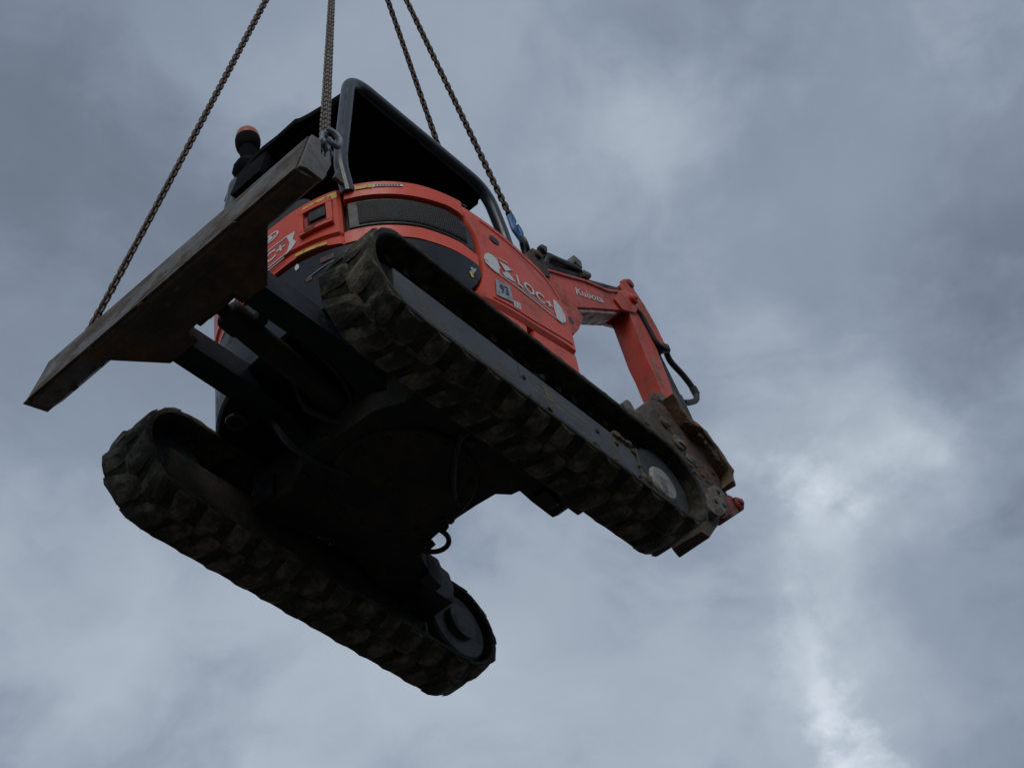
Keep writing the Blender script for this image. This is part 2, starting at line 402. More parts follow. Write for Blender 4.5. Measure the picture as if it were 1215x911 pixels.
def decal_poly(bm, pts, off, sub=3, thick=0.0015):
    """thin vinyl with straight sides; pts are (u,z) on the upper body"""
    from mathutils.geometry import tessellate_polygon
    t = bmesh.new()
    vs = [t.verts.new((p[0] * 0.01, p[1], 0)) for p in pts]
    t.faces.new(vs)
    bmesh.ops.triangulate(t, faces=t.faces[:])
    bmesh.ops.subdivide_edges(t, edges=t.edges[:], cuts=sub, use_grid_fill=True)
    wrap(bm, t, lambda x, y: SP(x * 100, y, off), lambda x, y: SP(x * 100, y, off - thick))


def wrap(bm, t, outer, inner):
    bmesh.ops.remove_doubles(t, verts=t.verts[:], dist=1e-5)
    t.verts.ensure_lookup_table(); t.verts.index_update()
    A = [bm.verts.new(outer(v.co.x, v.co.y)) for v in t.verts]; B = [bm.verts.new(inner(v.co.x, v.co.y)) for v in t.verts]
    for f in t.faces:
        ix = [v.index for v in f.verts]
        bm.faces.new([A[i] for i in ix]); bm.faces.new([B[i] for i in ix[::-1]])
    for e in t.edges:
        if len(e.link_faces) == 1:
            i, j = e.verts[0].index, e.verts[1].index
            bm.faces.new((A[i], A[j], B[j], B[i]))
    t.free()


def text_bm(txt, bold=0.0, spacing=1.0):
    c = bpy.data.curves.new('txt', 'FONT'); c.body = txt; c.resolution_u = 3; c.offset = bold; c.space_character = spacing
    o = bpy.data.objects.new('txt', c); COL.objects.link(o)
    dg = bpy.context.evaluated_depsgraph_get()
    me = bpy.data.meshes.new_from_object(o.evaluated_get(dg))
    t = bmesh.new(); t.from_mesh(me)
    bpy.data.objects.remove(o); bpy.data.curves.remove(c); bpy.data.meshes.remove(me)
    xs = [v.co.x for v in t.verts]; ys = [v.co.y for v in t.verts]
    for v in t.verts:
        v.co = ((v.co.x - min(xs)) / (max(xs) - min(xs)), (v.co.y - min(ys)) / (max(ys) - min(ys)), 0)
    return t


def text_quad(bm, txt, quad, surf, bold=0.0, spacing=1.0):
    """quad: bottom-left, bottom-right, top-right, top-left in surface coordinates; surf(a,b,off) -> point"""
    t = text_bm(txt, bold, spacing)
    def m(x, y):
        a = [quad[0][k] * (1 - x) * (1 - y) + quad[1][k] * x * (1 - y) + quad[2][k] * x * y + quad[3][k] * (1 - x) * y for k in (0, 1)]
        return a
    wrap(bm, t, lambda x, y: surf(*m(x, y), 0.0035), lambda x, y: surf(*m(x, y), 0.002))


# ------------------------------------------------------------------ ground
g = bmesh.new(); n = 48; S = 2400.0
gv = [[None] * (n + 1) for _ in range(n + 1)]
for i in range(n + 1):
    for j in range(n + 1):
        a, b = (i / n * 2 - 1), (j / n * 2 - 1)
        x, y = math.copysign(abs(a) ** 3, a) * S, math.copysign(abs(b) ** 3, b) * S
        gv[i][j] = g.verts.new((x, y, 0.10 * mnoise.noise(Vector((x * .07, y * .07, 0))) - 0.1))
for i in range(n):
    for j in range(n): g.faces.new((gv[i][j], gv[i + 1][j], gv[i + 1][j + 1], gv[i][j + 1]))
obj('ground', g, M['ground'], kind='structure')

# ------------------------------------------------------------------ excavator root
ex = bpy.data.objects.new('mini_excavator', None)
COL.objects.link(ex)
ex.location = (0, 0, HANG)
ex['label'] = 'orange and black mini excavator hanging in mid-air from four chains'
ex['category'] = 'excavator'

# ---- tracks
TR, TL, YO, YI = 0.2415, 1.5914, 0.75, 0.4766     # outer radius, axle distance, outer and inner edge
YC = (YO + YI) / 2
HW = (YO - YI) / 2

def stadium(s, r):
    """point and tangent angle at arc length s along a loop of radius r"""
    arc = math.pi * r; per = 2 * TL + 2 * arc; s %= per
    if s < TL: return (-TL / 2 + s, TR - r), 0.0                      # bottom run, towards the front
    s -= TL
    if s < arc: a = s / r; return (TL / 2 + r * math.sin(a), TR - r * math.cos(a)), a
    s -= arc
    if s < TL: return (TL / 2 - s, TR + r), math.pi
    s -= TL; a = s / r
    return (-TL / 2 - r * math.sin(a), TR + r * math.cos(a)), math.pi + a


def lug_mesh(seed):
    t = bmesh.new(); rnd = random.Random(seed)
    # base and top outline (x along the belt, y across): sweeps from the edge to the centre line
    base = [(-0.072, HW), (0.052, HW), (0.080, 0.036), (0.074, -0.014), (-0.022, -0.020), (-0.040, 0.046)]
    top = [(-0.032, HW - 0.008), (0.010, HW - 0.012), (0.046, 0.034), (0.046, 0.008), (0.004, 0.000), (-0.006, 0.052)]
    h = 0.0185
    A = [t.verts.new((x, y, -0.004)) for x, y in base]
    B = [t.verts.new((x + rnd.uniform(-.006, .006), y + rnd.uniform(-.004, .004), h + dz + rnd.uniform(-.003, .001))) for (x, y), dz in zip(top, (0, 0, .001, -.003, -.003, .001))]
    k = len(A)
    t.faces.new(A); t.faces.new(B)
    for i in range(k): t.faces.new((A[i], A[(i + 1) % k], B[(i + 1) % k], B[i]))
    bmesh.ops.recalc_face_normals(t, faces=t.faces[:])
    bmesh.ops.bevel(t, geom=[e for e in t.edges if all(v.co.z > h * .5 for v in e.verts)], offset=0.006, segments=1, affect='EDGES')
    me = bpy.data.meshes.new('tread_lug'); t.to_mesh(me); t.free()
    me.materials.append(M['lug']); return me

LUGS = [lug_mesh(k) for k in range(6)]
CARC = TR - 0.019                                     # outer radius of the carcass
ARCN = 32


def make_track(side):
    bm = bmesh.new()
    n = 150
    per = 2 * TL + 2 * math.pi * CARC
    sec = []
    for i in range(n):
        (x, z), a = stadium(per * i / n, CARC)
        nx, nz = math.sin(a), -math.cos(a)            # outward normal
        wob = 0.0025 * mnoise.noise(Vector((x * 5, z * 5, side)))
        ring = []
        for yy, dd in ((-HW, 0.0), (-HW, -0.017), (-HW + .006, -0.023), (HW - .006, -0.023), (HW, -0.017), (HW, 0.0), (HW - .006, 0.004), (-HW + .006, 0.004)):
            ring.append(bm.verts.new((x + nx * (dd + wob), side * YC + yy, z + nz * (dd + wob))))
        sec.append(ring)
    for i in range(n):
        a, b = sec[i], sec[(i + 1) % n]
        for k in range(8): bm.faces.new((a[k], a[(k + 1) % 8], b[(k + 1) % 8], b[k]))
    tr = obj('rubber_track', bm, M['rubber'], ex)
    pitch = per / ARCN
    for i in range(ARCN):
        for row in (0, 1):
            s = pitch * (i + 0.5 * row) + random.uniform(-.002, .002)
            (x, z), a = stadium(s, CARC)
            o = bpy.data.objects.new('tread_lug', random.choice(LUGS)); COL.objects.link(o); o.parent = tr
            tx = Vector((math.cos(a), 0, math.sin(a))); nz = Vector((math.sin(a), 0, -math.cos(a)))
            yv = Vector((0, 1 if row else -1, 0))
            m3 = Matrix((tx, yv, nz)).transposed()
            sc = Matrix.Diagonal((random.uniform(.93, 1.05), 1, random.uniform(.88, 1.04)))
            o.matrix_local = Matrix.Translation((x, side * YC, z)) @ (m3 @ sc).to_4x4()
    # inner guide horns, joined: too many and too dark to tell apart
    bm = bmesh.new()
    per2 = 2 * TL + 2 * math.pi * (CARC - .022)
    for i in range(44):
        (x, z), a = stadium(per2 * i / 44, CARC - 0.022)
        for yy in (-0.035, 0.035):
            t = bmesh.new(); bmesh.ops.create_cube(t, size=1.0)
            for v in t.verts:
                k = 0.6 if v.co.z > 0 else 1.0
                v.co = Vector((v.co.x * .045 * k, v.co.y * .022 * k, v.co.z * .04 + .015))
            tx = Vector((math.cos(a), 0, math.sin(a))); nz = Vector((-math.sin(a), 0, math.cos(a))); yv = Vector((0, 1, 0))
            t.transform(Matrix.Translation((x, side * YC + yy, z)) @ Matrix((tx, yv, nz)).transposed().to_4x4())
            merge(bm, t)
    obj('guide_horns', bm, M['rubber'], tr)['kind'] = 'stuff'
    # ---- track frame with wheels
    ys = lambda a: side * a
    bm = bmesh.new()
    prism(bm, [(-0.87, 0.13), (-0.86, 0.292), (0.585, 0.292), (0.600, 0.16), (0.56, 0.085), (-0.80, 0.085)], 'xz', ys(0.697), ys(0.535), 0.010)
    fr = obj('track_frame', bm, M['frame'], ex)  # darker paint on the body stands in for shade on its inner side
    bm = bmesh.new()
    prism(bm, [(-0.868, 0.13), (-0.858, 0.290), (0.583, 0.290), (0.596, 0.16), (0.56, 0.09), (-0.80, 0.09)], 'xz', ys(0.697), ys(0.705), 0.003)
    obj('lit_side_plate', bm, M['beam'], fr)  # thin plate added so the lit outer side keeps a lighter colour
    for xx, zz in ((-.13, .215), (.33, .225), (.46, .24)):
        bm = bmesh.new(); cyl(bm, (xx, ys(.704), zz), (xx, ys(.711), zz), .012, seg=6, ch=.002)
        obj('cover_bolt', bm, M['frame'], fr)
    bm = bmesh.new(); prism(bm, [(-.160, .285), (-.154, .286), (-.150, .20), (-.157, .19)], 'xz', ys(.7052), ys(.7058), 0)
    obj('cover_joint', bm, M['black'], fr)
    bm = bmesh.new()
    prism(bm, [(0.590, 0.300), (0.602, 0.300), (0.612, 0.10), (0.600, 0.10)], 'xz', ys(0.712), ys(0.53), 0.002)
    obj('end_flange', bm, M['beam'], fr)
    bm = bmesh.new(); cyl(bm, (-TL / 2, ys(0.640), TR), (-TL / 2, ys(0.57), TR), 0.170, seg=36, ch=0.012)
    obj('idler_wheel', bm, M['wheel'], fr)
    bm = bmesh.new(); cyl(bm, (TL / 2, ys(0.690), TR), (TL / 2, ys(0.55), TR), 0.180, seg=36, ch=0.012)
    for k in range(18):
        a = 2 * math.pi * k / 18
        cyl(bm, (TL / 2 + .176 * math.cos(a), ys(.68), TR + .176 * math.sin(a)), (TL / 2 + .176 * math.cos(a), ys(.57), TR + .176 * math.sin(a)), 0.012, seg=8)
    sp = obj('drive_sprocket', bm, M['wheel'], fr)
    bm = bmesh.new(); cyl(bm, (TL / 2 - .016, ys(0.660), TR - .02), (TL / 2 - .016, ys(0.705), TR - .02), 0.088, seg=32, ch=0.010)
    hub = obj('hub_cover', bm, M['hub'], fr)
    for xx in (-0.42, -0.06, 0.30):
        bm = bmesh.new(); cyl(bm, (xx, ys(0.69), 0.105), (xx, ys(0.545), 0.105), 0.052, seg=20); cyl(bm, (xx, ys(.69), .105), (xx, ys(.71), .105), .022, seg=14)
        obj('bottom_roller', bm, M['wheel'], fr)
    bm = bmesh.new(); cyl(bm, (0.05, ys(0.66), 0.375), (0.05, ys(0.56), 0.375), 0.036, seg=18); cyl(bm, (0.05, ys(.68), .375), (0.05, ys(.52), .375), .015, seg=12)
    obj('carrier_roller', bm, M['wheel'], fr)
    # inner motor plate between the runs at the front
    bm = bmesh.new(); cyl(bm, (TL / 2, ys(0.502), TR), (TL / 2, ys(0.548), TR), 0.176, seg=40, ch=0.010)
    cyl(bm, (TL / 2, ys(.47), TR), (TL / 2, ys(.503), TR), 0.085, seg=28)
    obj('travel_motor', bm, M['disc'], fr)
    bm = bmesh.new()
    for k in range(9):
        xx = random.uniform(-.6, .56)
        lump(bm, (xx, ys(.708), random.choice((.13, .12, .10, .11))), random.uniform(.006, .014), 1, .6, k, (1.6, .5, .8))
    for xx, zz, r in ((0.47, .294, .022), (.545, .298, .020), (.51, .296, .014), (.60, .20, .014), (.63, .14, .030), (.58, .27, .013)):
        lump(bm, (xx, ys(.708), zz), r, 2, .6, xx * 9, (1.3, .6, .9))
    obj('mud_clods', bm, M['mud'], fr)['kind'] = 'stuff'
    return fr

fr_right = make_track(-1)
fr_left = make_track(1)
bm = bmesh.new()
prism(bm, [(-0.02, .255), (.015, .255), (.018, .247), (-0.016, .247)], 'xz', -.7065, -.7055, 0)
prism(bm, [(-0.005, .246), (.006, .246), (.024, .20), (.010, .20)], 'xz', -.7065, -.7055, 0)
prism(bm, [(.010, .199), (.05, .207), (.048, .196), (.012, .19)], 'xz', -.7065, -.7055, 0)
obj('worn_sticker', bm, M['bare'], fr_right)

# ---- undercarriage centre
bm = bmesh.new()
half = [(-0.47, 0.0), (-0.46, 0.20), (-0.40, 0.32), (-0.42, 0.53), (-0.30, 0.53), (-0.12, 0.46), (0.08, 0.46), (0.33, 0.53), (0.50, 0.53), (0.47, 0.36), (0.40, 0.31), (0.30, 0.265), (0.262, 0.20), (0.25, 0.10), (0.245, 0.0)]
outline = [(x, y) for x, y in half] + [(x, -y) for x, y in half[::-1][1:-1]]
prism(bm, outline, 'xy', 0.195, 0.43, 0.012)
uc = obj('undercarriage_frame', bm, M['frame'], ex)
bm = bmesh.new(); cyl(bm, (-.09, 0, .172), (-.09, 0, .20), .31, seg=48, ch=.010)
obj('belly_plate', bm, M['frame'], uc)
bm = bmesh.new()
for k in range(14):
    a = 2 * math.pi * k / 14 + .1
    cyl(bm, (-.09 + .275 * math.cos(a), .275 * math.sin(a), .160), (-.09 + .275 * math.cos(a), .275 * math.sin(a), .174), .013, seg=6, ch=.002)
obj('belly_bolts', bm, M['frame'], uc)
bm = bmesh.new(); cyl(bm, (-.05, 0, .42), (-.05, 0, .585), .34, seg=48, ch=.012)
obj('slew_ring', bm, M['frame'], uc)
for sy in (-1, 1):
    bm = bmesh.new()
    prism(bm, [(0.44, .17), (0.60, .165), (0.62, .26), (.60, .34), (.50, .36), (.42, .30)], 'xz', sy * .36, sy * .545, .012)
    prism(bm, [(0.38, .17), (0.46, .14), (0.50, .20), (.46, .30), (.38, .30)], 'xz', sy * .30, sy * .37, .010)
    obj('frame_leg', bm, M['black'], uc)  # black stands in for the shade beneath the machine
    bm = bmesh.new()
    prism(bm, [(-0.44, .20), (-0.26, .20), (-.24, .34), (-.42, .34)], 'xz', sy * .40, sy * .545, .03)
    obj('frame_leg', bm, M['black'], uc)  # shade beneath the machine put into the colour here too
bm = bmesh.new()
path = [Vector((.262 + .090 * math.sin(a), .175 + .070 * math.cos(a), .205 + .006 * math.sin(a))) for a in [math.pi * k / 14 * 1.0 for k in range(15)]]
path = [Vector((.24, path[0].y, .205))] + path + [Vector((.24, path[-1].y, .205))]
tube(bm, path, .0115, 10)
obj('tow_loop', bm, M['frame'], uc)
for k, pts in enumerate(([(-.75, -.10, .50), (-.60, -.12, .42), (-.48, -.10, .36), (-.42, -.02, .30), (-.46, .10, .25)],
                         [(-.70, .02, .50), (-.58, .06, .36), (-.50, .02, .30), (-.44, -.05, .24)],
                         [(.20, -.05, .19), (.05, -.15, .165), (-.1, -.33, .18), (-.05, -.42, .22)],
                         [(-.30, .10, .17), (-.50, .16, .20), (-.60, .20, .33), (-.55, .25, .50)])):
    bm = bmesh.new(); tube(bm, smooth_path(pts, 8), .014, 8)
    obj('hydraulic_hose', bm, M['hose'], uc)
bm = bmesh.new()
for k in range(22):
    a = random.uniform(0, 6.28); r = random.uniform(.05, .42)
    lump(bm, (-.1 + r * math.cos(a), r * math.sin(a), .185), random.uniform(.012, .03), 1, .6, k, (1.4, 1.2, .4))
obj('mud_clods', bm, M['frame'], uc)['kind'] = 'stuff'

# ---- dozer blade
bm = bmesh.new()
prof = [(-1.392, .368), (-1.372, .356), (-1.284, .388), (-1.232, .470), (-1.225, .540), (-1.262, .560), (-1.262, .645), (-1.302, .640), (-1.322, .560), (-1.352, .450)]
prism(bm, prof, 'xz', -.690, .752, .004)
prism(bm, [(-1.392, .368), (-1.372, .356), (-1.284, .388), (-1.232, .470), (-1.228, .535), (-1.272, .552), (-1.275, .645), (-1.302, .640), (-1.322, .560), (-1.352, .450)], 'xz', -.752, -.690, .002)
bl = obj('dozer_blade', bm, M['blade'], ex)
bm = bmesh.new()
prism(bm, [(-1.398, .363), (-1.386, .362), (-1.330, .535), (-1.302, .644), (-1.314, .648), (-1.345, .540)], 'xz', -.748, .756, .003)
obj('cutting_edge', bm, M['edge'], bl)
bm = bmesh.new()
prism(bm, [(-1.390, .367), (-1.355, .388), (-1.273, .388), (-1.219, .539), (-1.222, .622), (-1.228, .618), (-1.240, .551), (-1.255, .548), (-1.270, .559), (-1.266, .650), (-1.312, .640)], 'xz', -.753, -.767, .003)
obj('end_plate', bm, M['endplate'], bl)
bm = bmesh.new()
prism(bm, [(-1.402, .350), (-1.284, .386), (-1.24, .47), (-1.230, .52), (-1.33, .53)], 'xz', .752, .775, .003)
obj('end_plate', bm, M['blade'], bl)
bm = bmesh.new()
prism(bm, [(-1.30, .425), (-1.276, .41), (-1.092, .268), (-1.092, .13), (-1.150, .110), (-1.152, -.172), (-1.090, -.15), (-1.082, -.272), (-1.276, -.48), (-1.30, -.49)], 'xy', .392, .425, .006)
obj('bracket_plate', bm, M['blade'], bl)
for y0, y1 in ((.125, .147), (.252, .270), (-.147, -.125), (-.270, -.252)):
    bm = bmesh.new(); prism(bm, [(-1.24, .42), (-1.075, .42), (-1.10, .50), (-1.20, .62), (-1.23, .62)], 'xz', y0, y1, .003)
    obj('gusset', bm, M['blade'], bl)
for y0 in (.70,):
    bm = bmesh.new(); prism(bm, [(-1.275, .53), (-1.20, .53), (-1.18, .62), (-1.185, .70), (-1.20, .735), (-1.225, .735), (-1.25, .70), (-1.28, .60)], 'xz', y0, y0 + .035, .004)
    obj('lifting_lug', bm, M['edge'], bl)
bm = bmesh.new()
for k in range(30):
    y = random.uniform(-.7, .7); q = random.random()
    lump(bm, (-1.385 + q * .10, y, .358 + q * .03), random.uniform(.007, .017), 1, .6, k, (1.2, 1.8, .5))
obj('mud_clods', bm, M['mud'], bl)['kind'] = 'stuff'
for sy in (1, -1):
    bm = bmesh.new()
    prism(bm, [(-1.115, .398), (-.62, .395), (-.40, .270), (-.36, .33), (-.40, .42), (-.58, .52), (-1.09, .515)], 'xz', sy * .145, sy * .258, .006)
    obj('blade_arm', bm, M['navy'], ex)
bm = bmesh.new()
cyl(bm, (-1.03, -.03, .452), (-.46, -.03, .36), .054, seg=24, ch=.010); cyl(bm, (-1.07, -.03, .459), (-.98, -.03, .444), .062, seg=24, ch=.010)
bc = obj('blade_cylinder', bm, M['frame'], ex)
bm = bmesh.new(); cyl(bm, (-1.16, -.03, .474), (-1.05, -.03, .456), .030, seg=16)
obj('piston_rod', bm, M['frame'], bc)
bm = bmesh.new()
cyl(bm, (-1.15, -.09, .470), (-1.15, .03, .470), .055, seg=20); cyl(bm, (-1.15, -.13, .470), (-1.15, .07, .470), .022, seg=14)
prism(bm, [(-1.26, .42), (-1.12, .415), (-1.09, .47), (-1.13, .53), (-1.24, .55)], 'xz', -.125, -.095, .006)
prism(bm, [(-1.26, .42), (-1.12, .415), (-1.09, .47), (-1.13, .53), (-1.24, .55)], 'xz', .035, .065, .006)
obj('pin_eye', bm, M['blade'], bc)
bm = bmesh.new(); box(bm, -.98, -.93, -.115, -.075, .43, .475, .008); cyl(bm, (-.955, -.12, .45), (-.955, -.145, .45), .016, seg=8)
obj('hose_fitting', bm, M['frame'], bc)
bm = bmesh.new(); tube(bm, smooth_path([(-.95, .02, .50), (-.85, .04, .49), (-.70, .03, .45), (-.55, .05, .44), (-.45, .08, .40)]), .013, 8)
tube(bm, smooth_path([(-.52, -.08, .43), (-.6, -.10, .46), (-.72, -.09, .48), (-.60, -.06, .52)]), .012, 8)
obj('hydraulic_hose', bm, M['hose'], bc)

# ---- upper body
core = bmesh.new()
pl = [tuple(plan(u) + plan_n(u) * -0.06) for u in range(100, 271, 6)] + [(.26, -.64), (.26, -.36), (-.1, -.30), (-.1, .60)]
prism(core, pl, 'xy', .56, 1.20, .01)
up = obj('machine_body', core, M['black'], ex)
bm = bmesh.new()
pl = [tuple(plan(u) + plan_n(u) * -0.03) for u in range(96, 271, 6)] + [(.28, -.67), (.46, -.60), (.60, -.40), (.66, -.2), (.62, -.03), (.555, .02), (.535, .20), (.545, .36), (.50, .52), (.36, .62), (.1, .68)]
prism(bm, pl, 'xy', .545, .60, .008)
obj('deck_plate', bm, M['frame'], up)

cw_lo = lambda u: interp(u, [(100, .455), (170, .47), (205, .50), (236, .545), (242, .585), (246, .66), (249.5, .775)])
cw_hi = lambda u: interp(u, [(100, .885), (190, .885), (208, .855), (228, .858), (240, .838), (246, .82), (249.5, .795)])
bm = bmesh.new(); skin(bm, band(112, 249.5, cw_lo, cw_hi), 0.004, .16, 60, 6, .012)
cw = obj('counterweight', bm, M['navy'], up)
# orange band between counterweight and grille
bm = bmesh.new(); skin(bm, band(206.5, 249.3, lambda u: cw_hi(u) + .008, lambda u: interp(u, [(206, .93), (208, .945), (230, .945), (243, .925), (249.5, .885)])), -.004, .05, 36, 4, .010)
obj('lower_band', bm, M['orange'], up)
# rear door
dz = lambda u: interp(u, [(120, .965), (176, .985), (184, .980), (206, .932)])
bm = bmesh.new(); skin(bm, band(122, 206.8, dz, 1.236), 0.006, .05, 44, 8, .014)
door = obj('engine_door', bm, M['orange'], up)
bm = bmesh.new(); skin(bm, band(122, 206.8, lambda u: interp(u, [(120, .90), (180, .92), (190, .924), (200, .900), (206.8, .870)]), lambda u: dz(u) - .006), -.004, .05, 44, 4, .010)
obj('door_sill', bm, M['orange'], up)
# handle recess
bm = bmesh.new()
for a in (band(193.6, 204.6, 1.140, 1.166), band(193.6, 204.6, 1.004, 1.022), band(193.6, 195.4, 1.020, 1.142), band(202.8, 204.6, 1.020, 1.142)):
    skin(bm, a, .026, .03, 8, 2, .009)
hf = obj('handle_frame', bm, M['orange'], door)
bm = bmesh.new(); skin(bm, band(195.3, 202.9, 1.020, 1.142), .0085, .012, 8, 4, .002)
obj('handle_recess', bm, M['red'], hf)  # recess shadow put into the colour, darker red than the door
bm = bmesh.new(); skin(bm, band(197.2, 202.4, 1.068, 1.132), .020, .018, 6, 3, .004)
obj('door_handle', bm, M['wheel'], door)
bm = bmesh.new(); skin(bm, band(195.8, 196.9, 1.02, 1.10), .026, .02, 4, 3, .004); skin(bm, band(195.6, 199.0, 1.010, 1.034), .028, .02, 4, 2, .004)
obj('door_latch', bm, M['red'], door)
# grille
bm = bmesh.new(); skin(bm, band(208.2, 249.0, lambda u: interp(u, [(208, .958), (230, .960), (243, .938), (249, .90)]), lambda u: interp(u, [(208, 1.138), (240, 1.134), (244, 1.115), (247, 1.07), (249, .99)])), -.010, .04, 40, 4, .008)
gf = obj('grille_frame', bm, M['black'], up)
ghi = lambda u: interp(u, [(211.5, 1.122), (238, 1.118), (242, 1.098), (245.8, 1.04)])
glo = lambda u: interp(u, [(211.5, .975), (230, .977), (243, .958), (245.8, .945)])
bm = bmesh.new(); skin(bm, band(211.5, 245.8, glo, ghi), -.004, .02, 40, 4, .003)
obj('grille_mesh', bm, M['grille'], gf)
bm = bmesh.new()
for k in range(46):
    u = 212.2 + (245.2 - 212.2) * k / 45
    skin(bm, band(u - .14, u + .14, glo(u) + .004, ghi(u) - .004), -.0015, .005, 2, 2, .001)
obj('grille_bars', bm, M['grille'], gf)['kind'] = 'stuff'
# upper rim over the grille, running into the right panel
bm = bmesh.new(); skin(bm, band(207.6, 245.6, lambda u: interp(u, [(207, 1.146), (240, 1.142), (244, 1.124), (246, 1.10)]), lambda u: interp(u, [(207, 1.222), (209.5, 1.238), (230, 1.238), (244, 1.222), (246, 1.216)])), .004, .06, 40, 5, .014)
obj('upper_rim', bm, M['orange'], up)
# right panel
UL = [(.575, 243.6), (.66, 246.8), (.80, 250.2), (.92, 250.4), (1.0, 249.8), (1.06, 248.4), (1.10, 246.6), (1.13, 245.8), (1.25, 245.8)]
seam = lambda u: interp(u, [(240, .575), (270, .628), (294, .680), (302, .690)])
ptop = lambda u: interp(u, [(240, 1.222), (248, 1.210), (255, 1.197), (266, 1.184), (280, 1.160), (287, 1.146), (292, 1.105), (296, 1.050), (299, .985), (301, .925)])
def panel_fn(s, t):
    uL = interp(.575 + .66 * t, UL); u = uL + (301.0 - uL) * s
    return u, seam(u) + (ptop(u) - seam(u)) * t
bm = bmesh.new(); skin(bm, panel_fn, .0, .32, 44, 16, .014)
pn = obj('side_panel', bm, M['orange'], up, label='orange right side panel with a white logo')
bm = bmesh.new()
skin(bm, band(252, 299, lambda u: seam(u) + .040, lambda u: seam(u) + .050), .004, .006, 30, 2, .002)
obj('pressed_rib', bm, M['orange'], pn)
bm = bmesh.new()
skin(bm, band(252, 296, lambda u: ptop(u) - .052, lambda u: ptop(u) - .046), .003, .006, 30, 2, .002)
obj('pressed_rib', bm, M['orange'], pn)
for (a, b, lo0, lo1) in ((242.2, 268.0, .530, .535), (272.0, 301.2, .535, .545)):
    top_ = lambda u: min(seam(u) - .010, interp(u, [(242, .572), (245, .60), (300, .80)]))
    bm = bmesh.new(); skin(bm, band(a, b, lambda u: interp(u, [(a, lo0), (b, lo1)]), top_), -.010, .20, 26, 4, .012)
    obj('lower_skirt', bm, M['orange'], up)
bm = bmesh.new(); skin(bm, band(268.4, 271.6, .545, .618), -.05, .10, 6, 3, .004)
obj('skirt_bracket', bm, M['navy'], up)
# lid over the engine and tank, and the dark gasket rail along the rim
bm = bmesh.new()
lid = [tuple(plan(u) + plan_n(u) * -0.05) for u in range(104, 271, 6)] + [(.16, -.64), (.16, -.42), (-.32, -.36), (-.32, .56)]
prism(bm, lid, 'xy', 1.17, 1.222, .01)
obj('engine_lid', bm, M['black'], up)
bm = bmesh.new(); tube(bm, [SP(u, 1.243, -.030) for u in range(120, 250, 3)], .014, 10)
obj('gasket_rail', bm, M['black'], up)
bm = bmesh.new(); tube(bm, smooth_path([SP(192.5, 1.24, -.06), SP(194, 1.285, -.065), SP(198, 1.315, -.07), SP(203, 1.315, -.07), SP(207, 1.29, -.07), SP(208, 1.24, -.06)]), .012, 10)
skin(bm, band(193.5, 207.5, 1.225, lambda u: interp(u, [(193, 1.27), (198, 1.308), (203, 1.308), (208, 1.275)])), -.075, .02, 14, 3, .004)
skin(bm, band(150, 198, 1.225, lambda u: interp(u, [(150, 1.34), (186, 1.365), (193, 1.345), (196, 1.30), (198, 1.24)])), -.035, .03, 24, 4, .01)
obj('guard_rail', bm, M['black'], up)
bm = bmesh.new(); prism(bm, [(-.66, .16), (-.22, .16), (-.22, .50), (-.66, .50)], 'xy', 1.205, 1.31, .03)
obj('seat_base', bm, M['seat'], up)
bm = bmesh.new(); prism(bm, [(-.30, 1.30), (-.22, 1.30), (-.30, 1.74), (-.38, 1.74)], 'xz', -.12, .34, .03)
box(bm, -.26, .16, -.12, .34, 1.02, 1.13, .03)
obj('operator_seat', bm, M['seat'], up)
bm = bmesh.new(); box(bm, .44, .54, -.28, .30, .60, 1.02, .02)
for y in (-.16, -.06, .10, .20):
    cyl(bm, (.49, y, 1.0), (.47, y, 1.28), .009, seg=8); lump(bm, (.47, y, 1.29), .022, 1, 0)
obj('control_console', bm, M['black'], up)
# small fittings on the counterweight
bm = bmesh.new(); skin(bm, band(199.3, 203.6, .785, .818), .008, .012, 8, 3, .004)
obj('rear_reflector', bm, M['reflector'], cw)
bm = bmesh.new(); skin(bm, band(194.2, 196.2, .715, .740), .007, .012, 6, 3, .003)
obj('rear_reflector', bm, M['reflector'], cw)
bm = bmesh.new(); tube(bm, [SP(u, interp(u, [(195, .735), (204, .775)]), .006) for u in (195, 197, 199, 201, 203, 205)], .003, 6)
obj('scratch_wire', bm, M['label'], cw)
bm = bmesh.new(); decal_poly(bm, [(190.5, .852), (191.4, .868), (192.2, .850), (192.0, .832), (190.9, .828)], .007)
obj('white_sticker', bm, M['white'], cw)
bm = bmesh.new(); decal_poly(bm, [(244.0, .752), (244.8, .764), (245.6, .760), (246.4, .768), (246.2, .748), (245.4, .735), (245.0, .715), (244.4, .722), (244.5, .738)], .0075)
obj('worn_sticker', bm, M['label'], cw)
bm = bmesh.new(); decal_poly(bm, [(243.6, .730), (244.3, .735), (244.4, .715), (245.0, .700), (244.2, .692), (243.7, .710)], .0075)
obj('worn_sticker', bm, M['yellow'], cw)
bm = bmesh.new()
for u in (150, 166):
    p = SP(u, .80, .0); n_ = plan_n(u); cyl(bm, p, p + Vector((n_.x, n_.y, 0)) * .012, .03, seg=20)
obj('counterweight_plugs', bm, M['black'], cw)
bm = bmesh.new(); tube(bm, [Vector((-.665 + .034 * math.cos(2 * math.pi * k / 20), .36 + .034 * math.sin(2 * math.pi * k / 20), .435)) for k in range(20)], .012, 8, closed=True); cyl(bm, (-.665, .36, .44), (-.665, .36, .52), .03, seg=20)
obj('exhaust_outlet', bm, M['black'], cw)

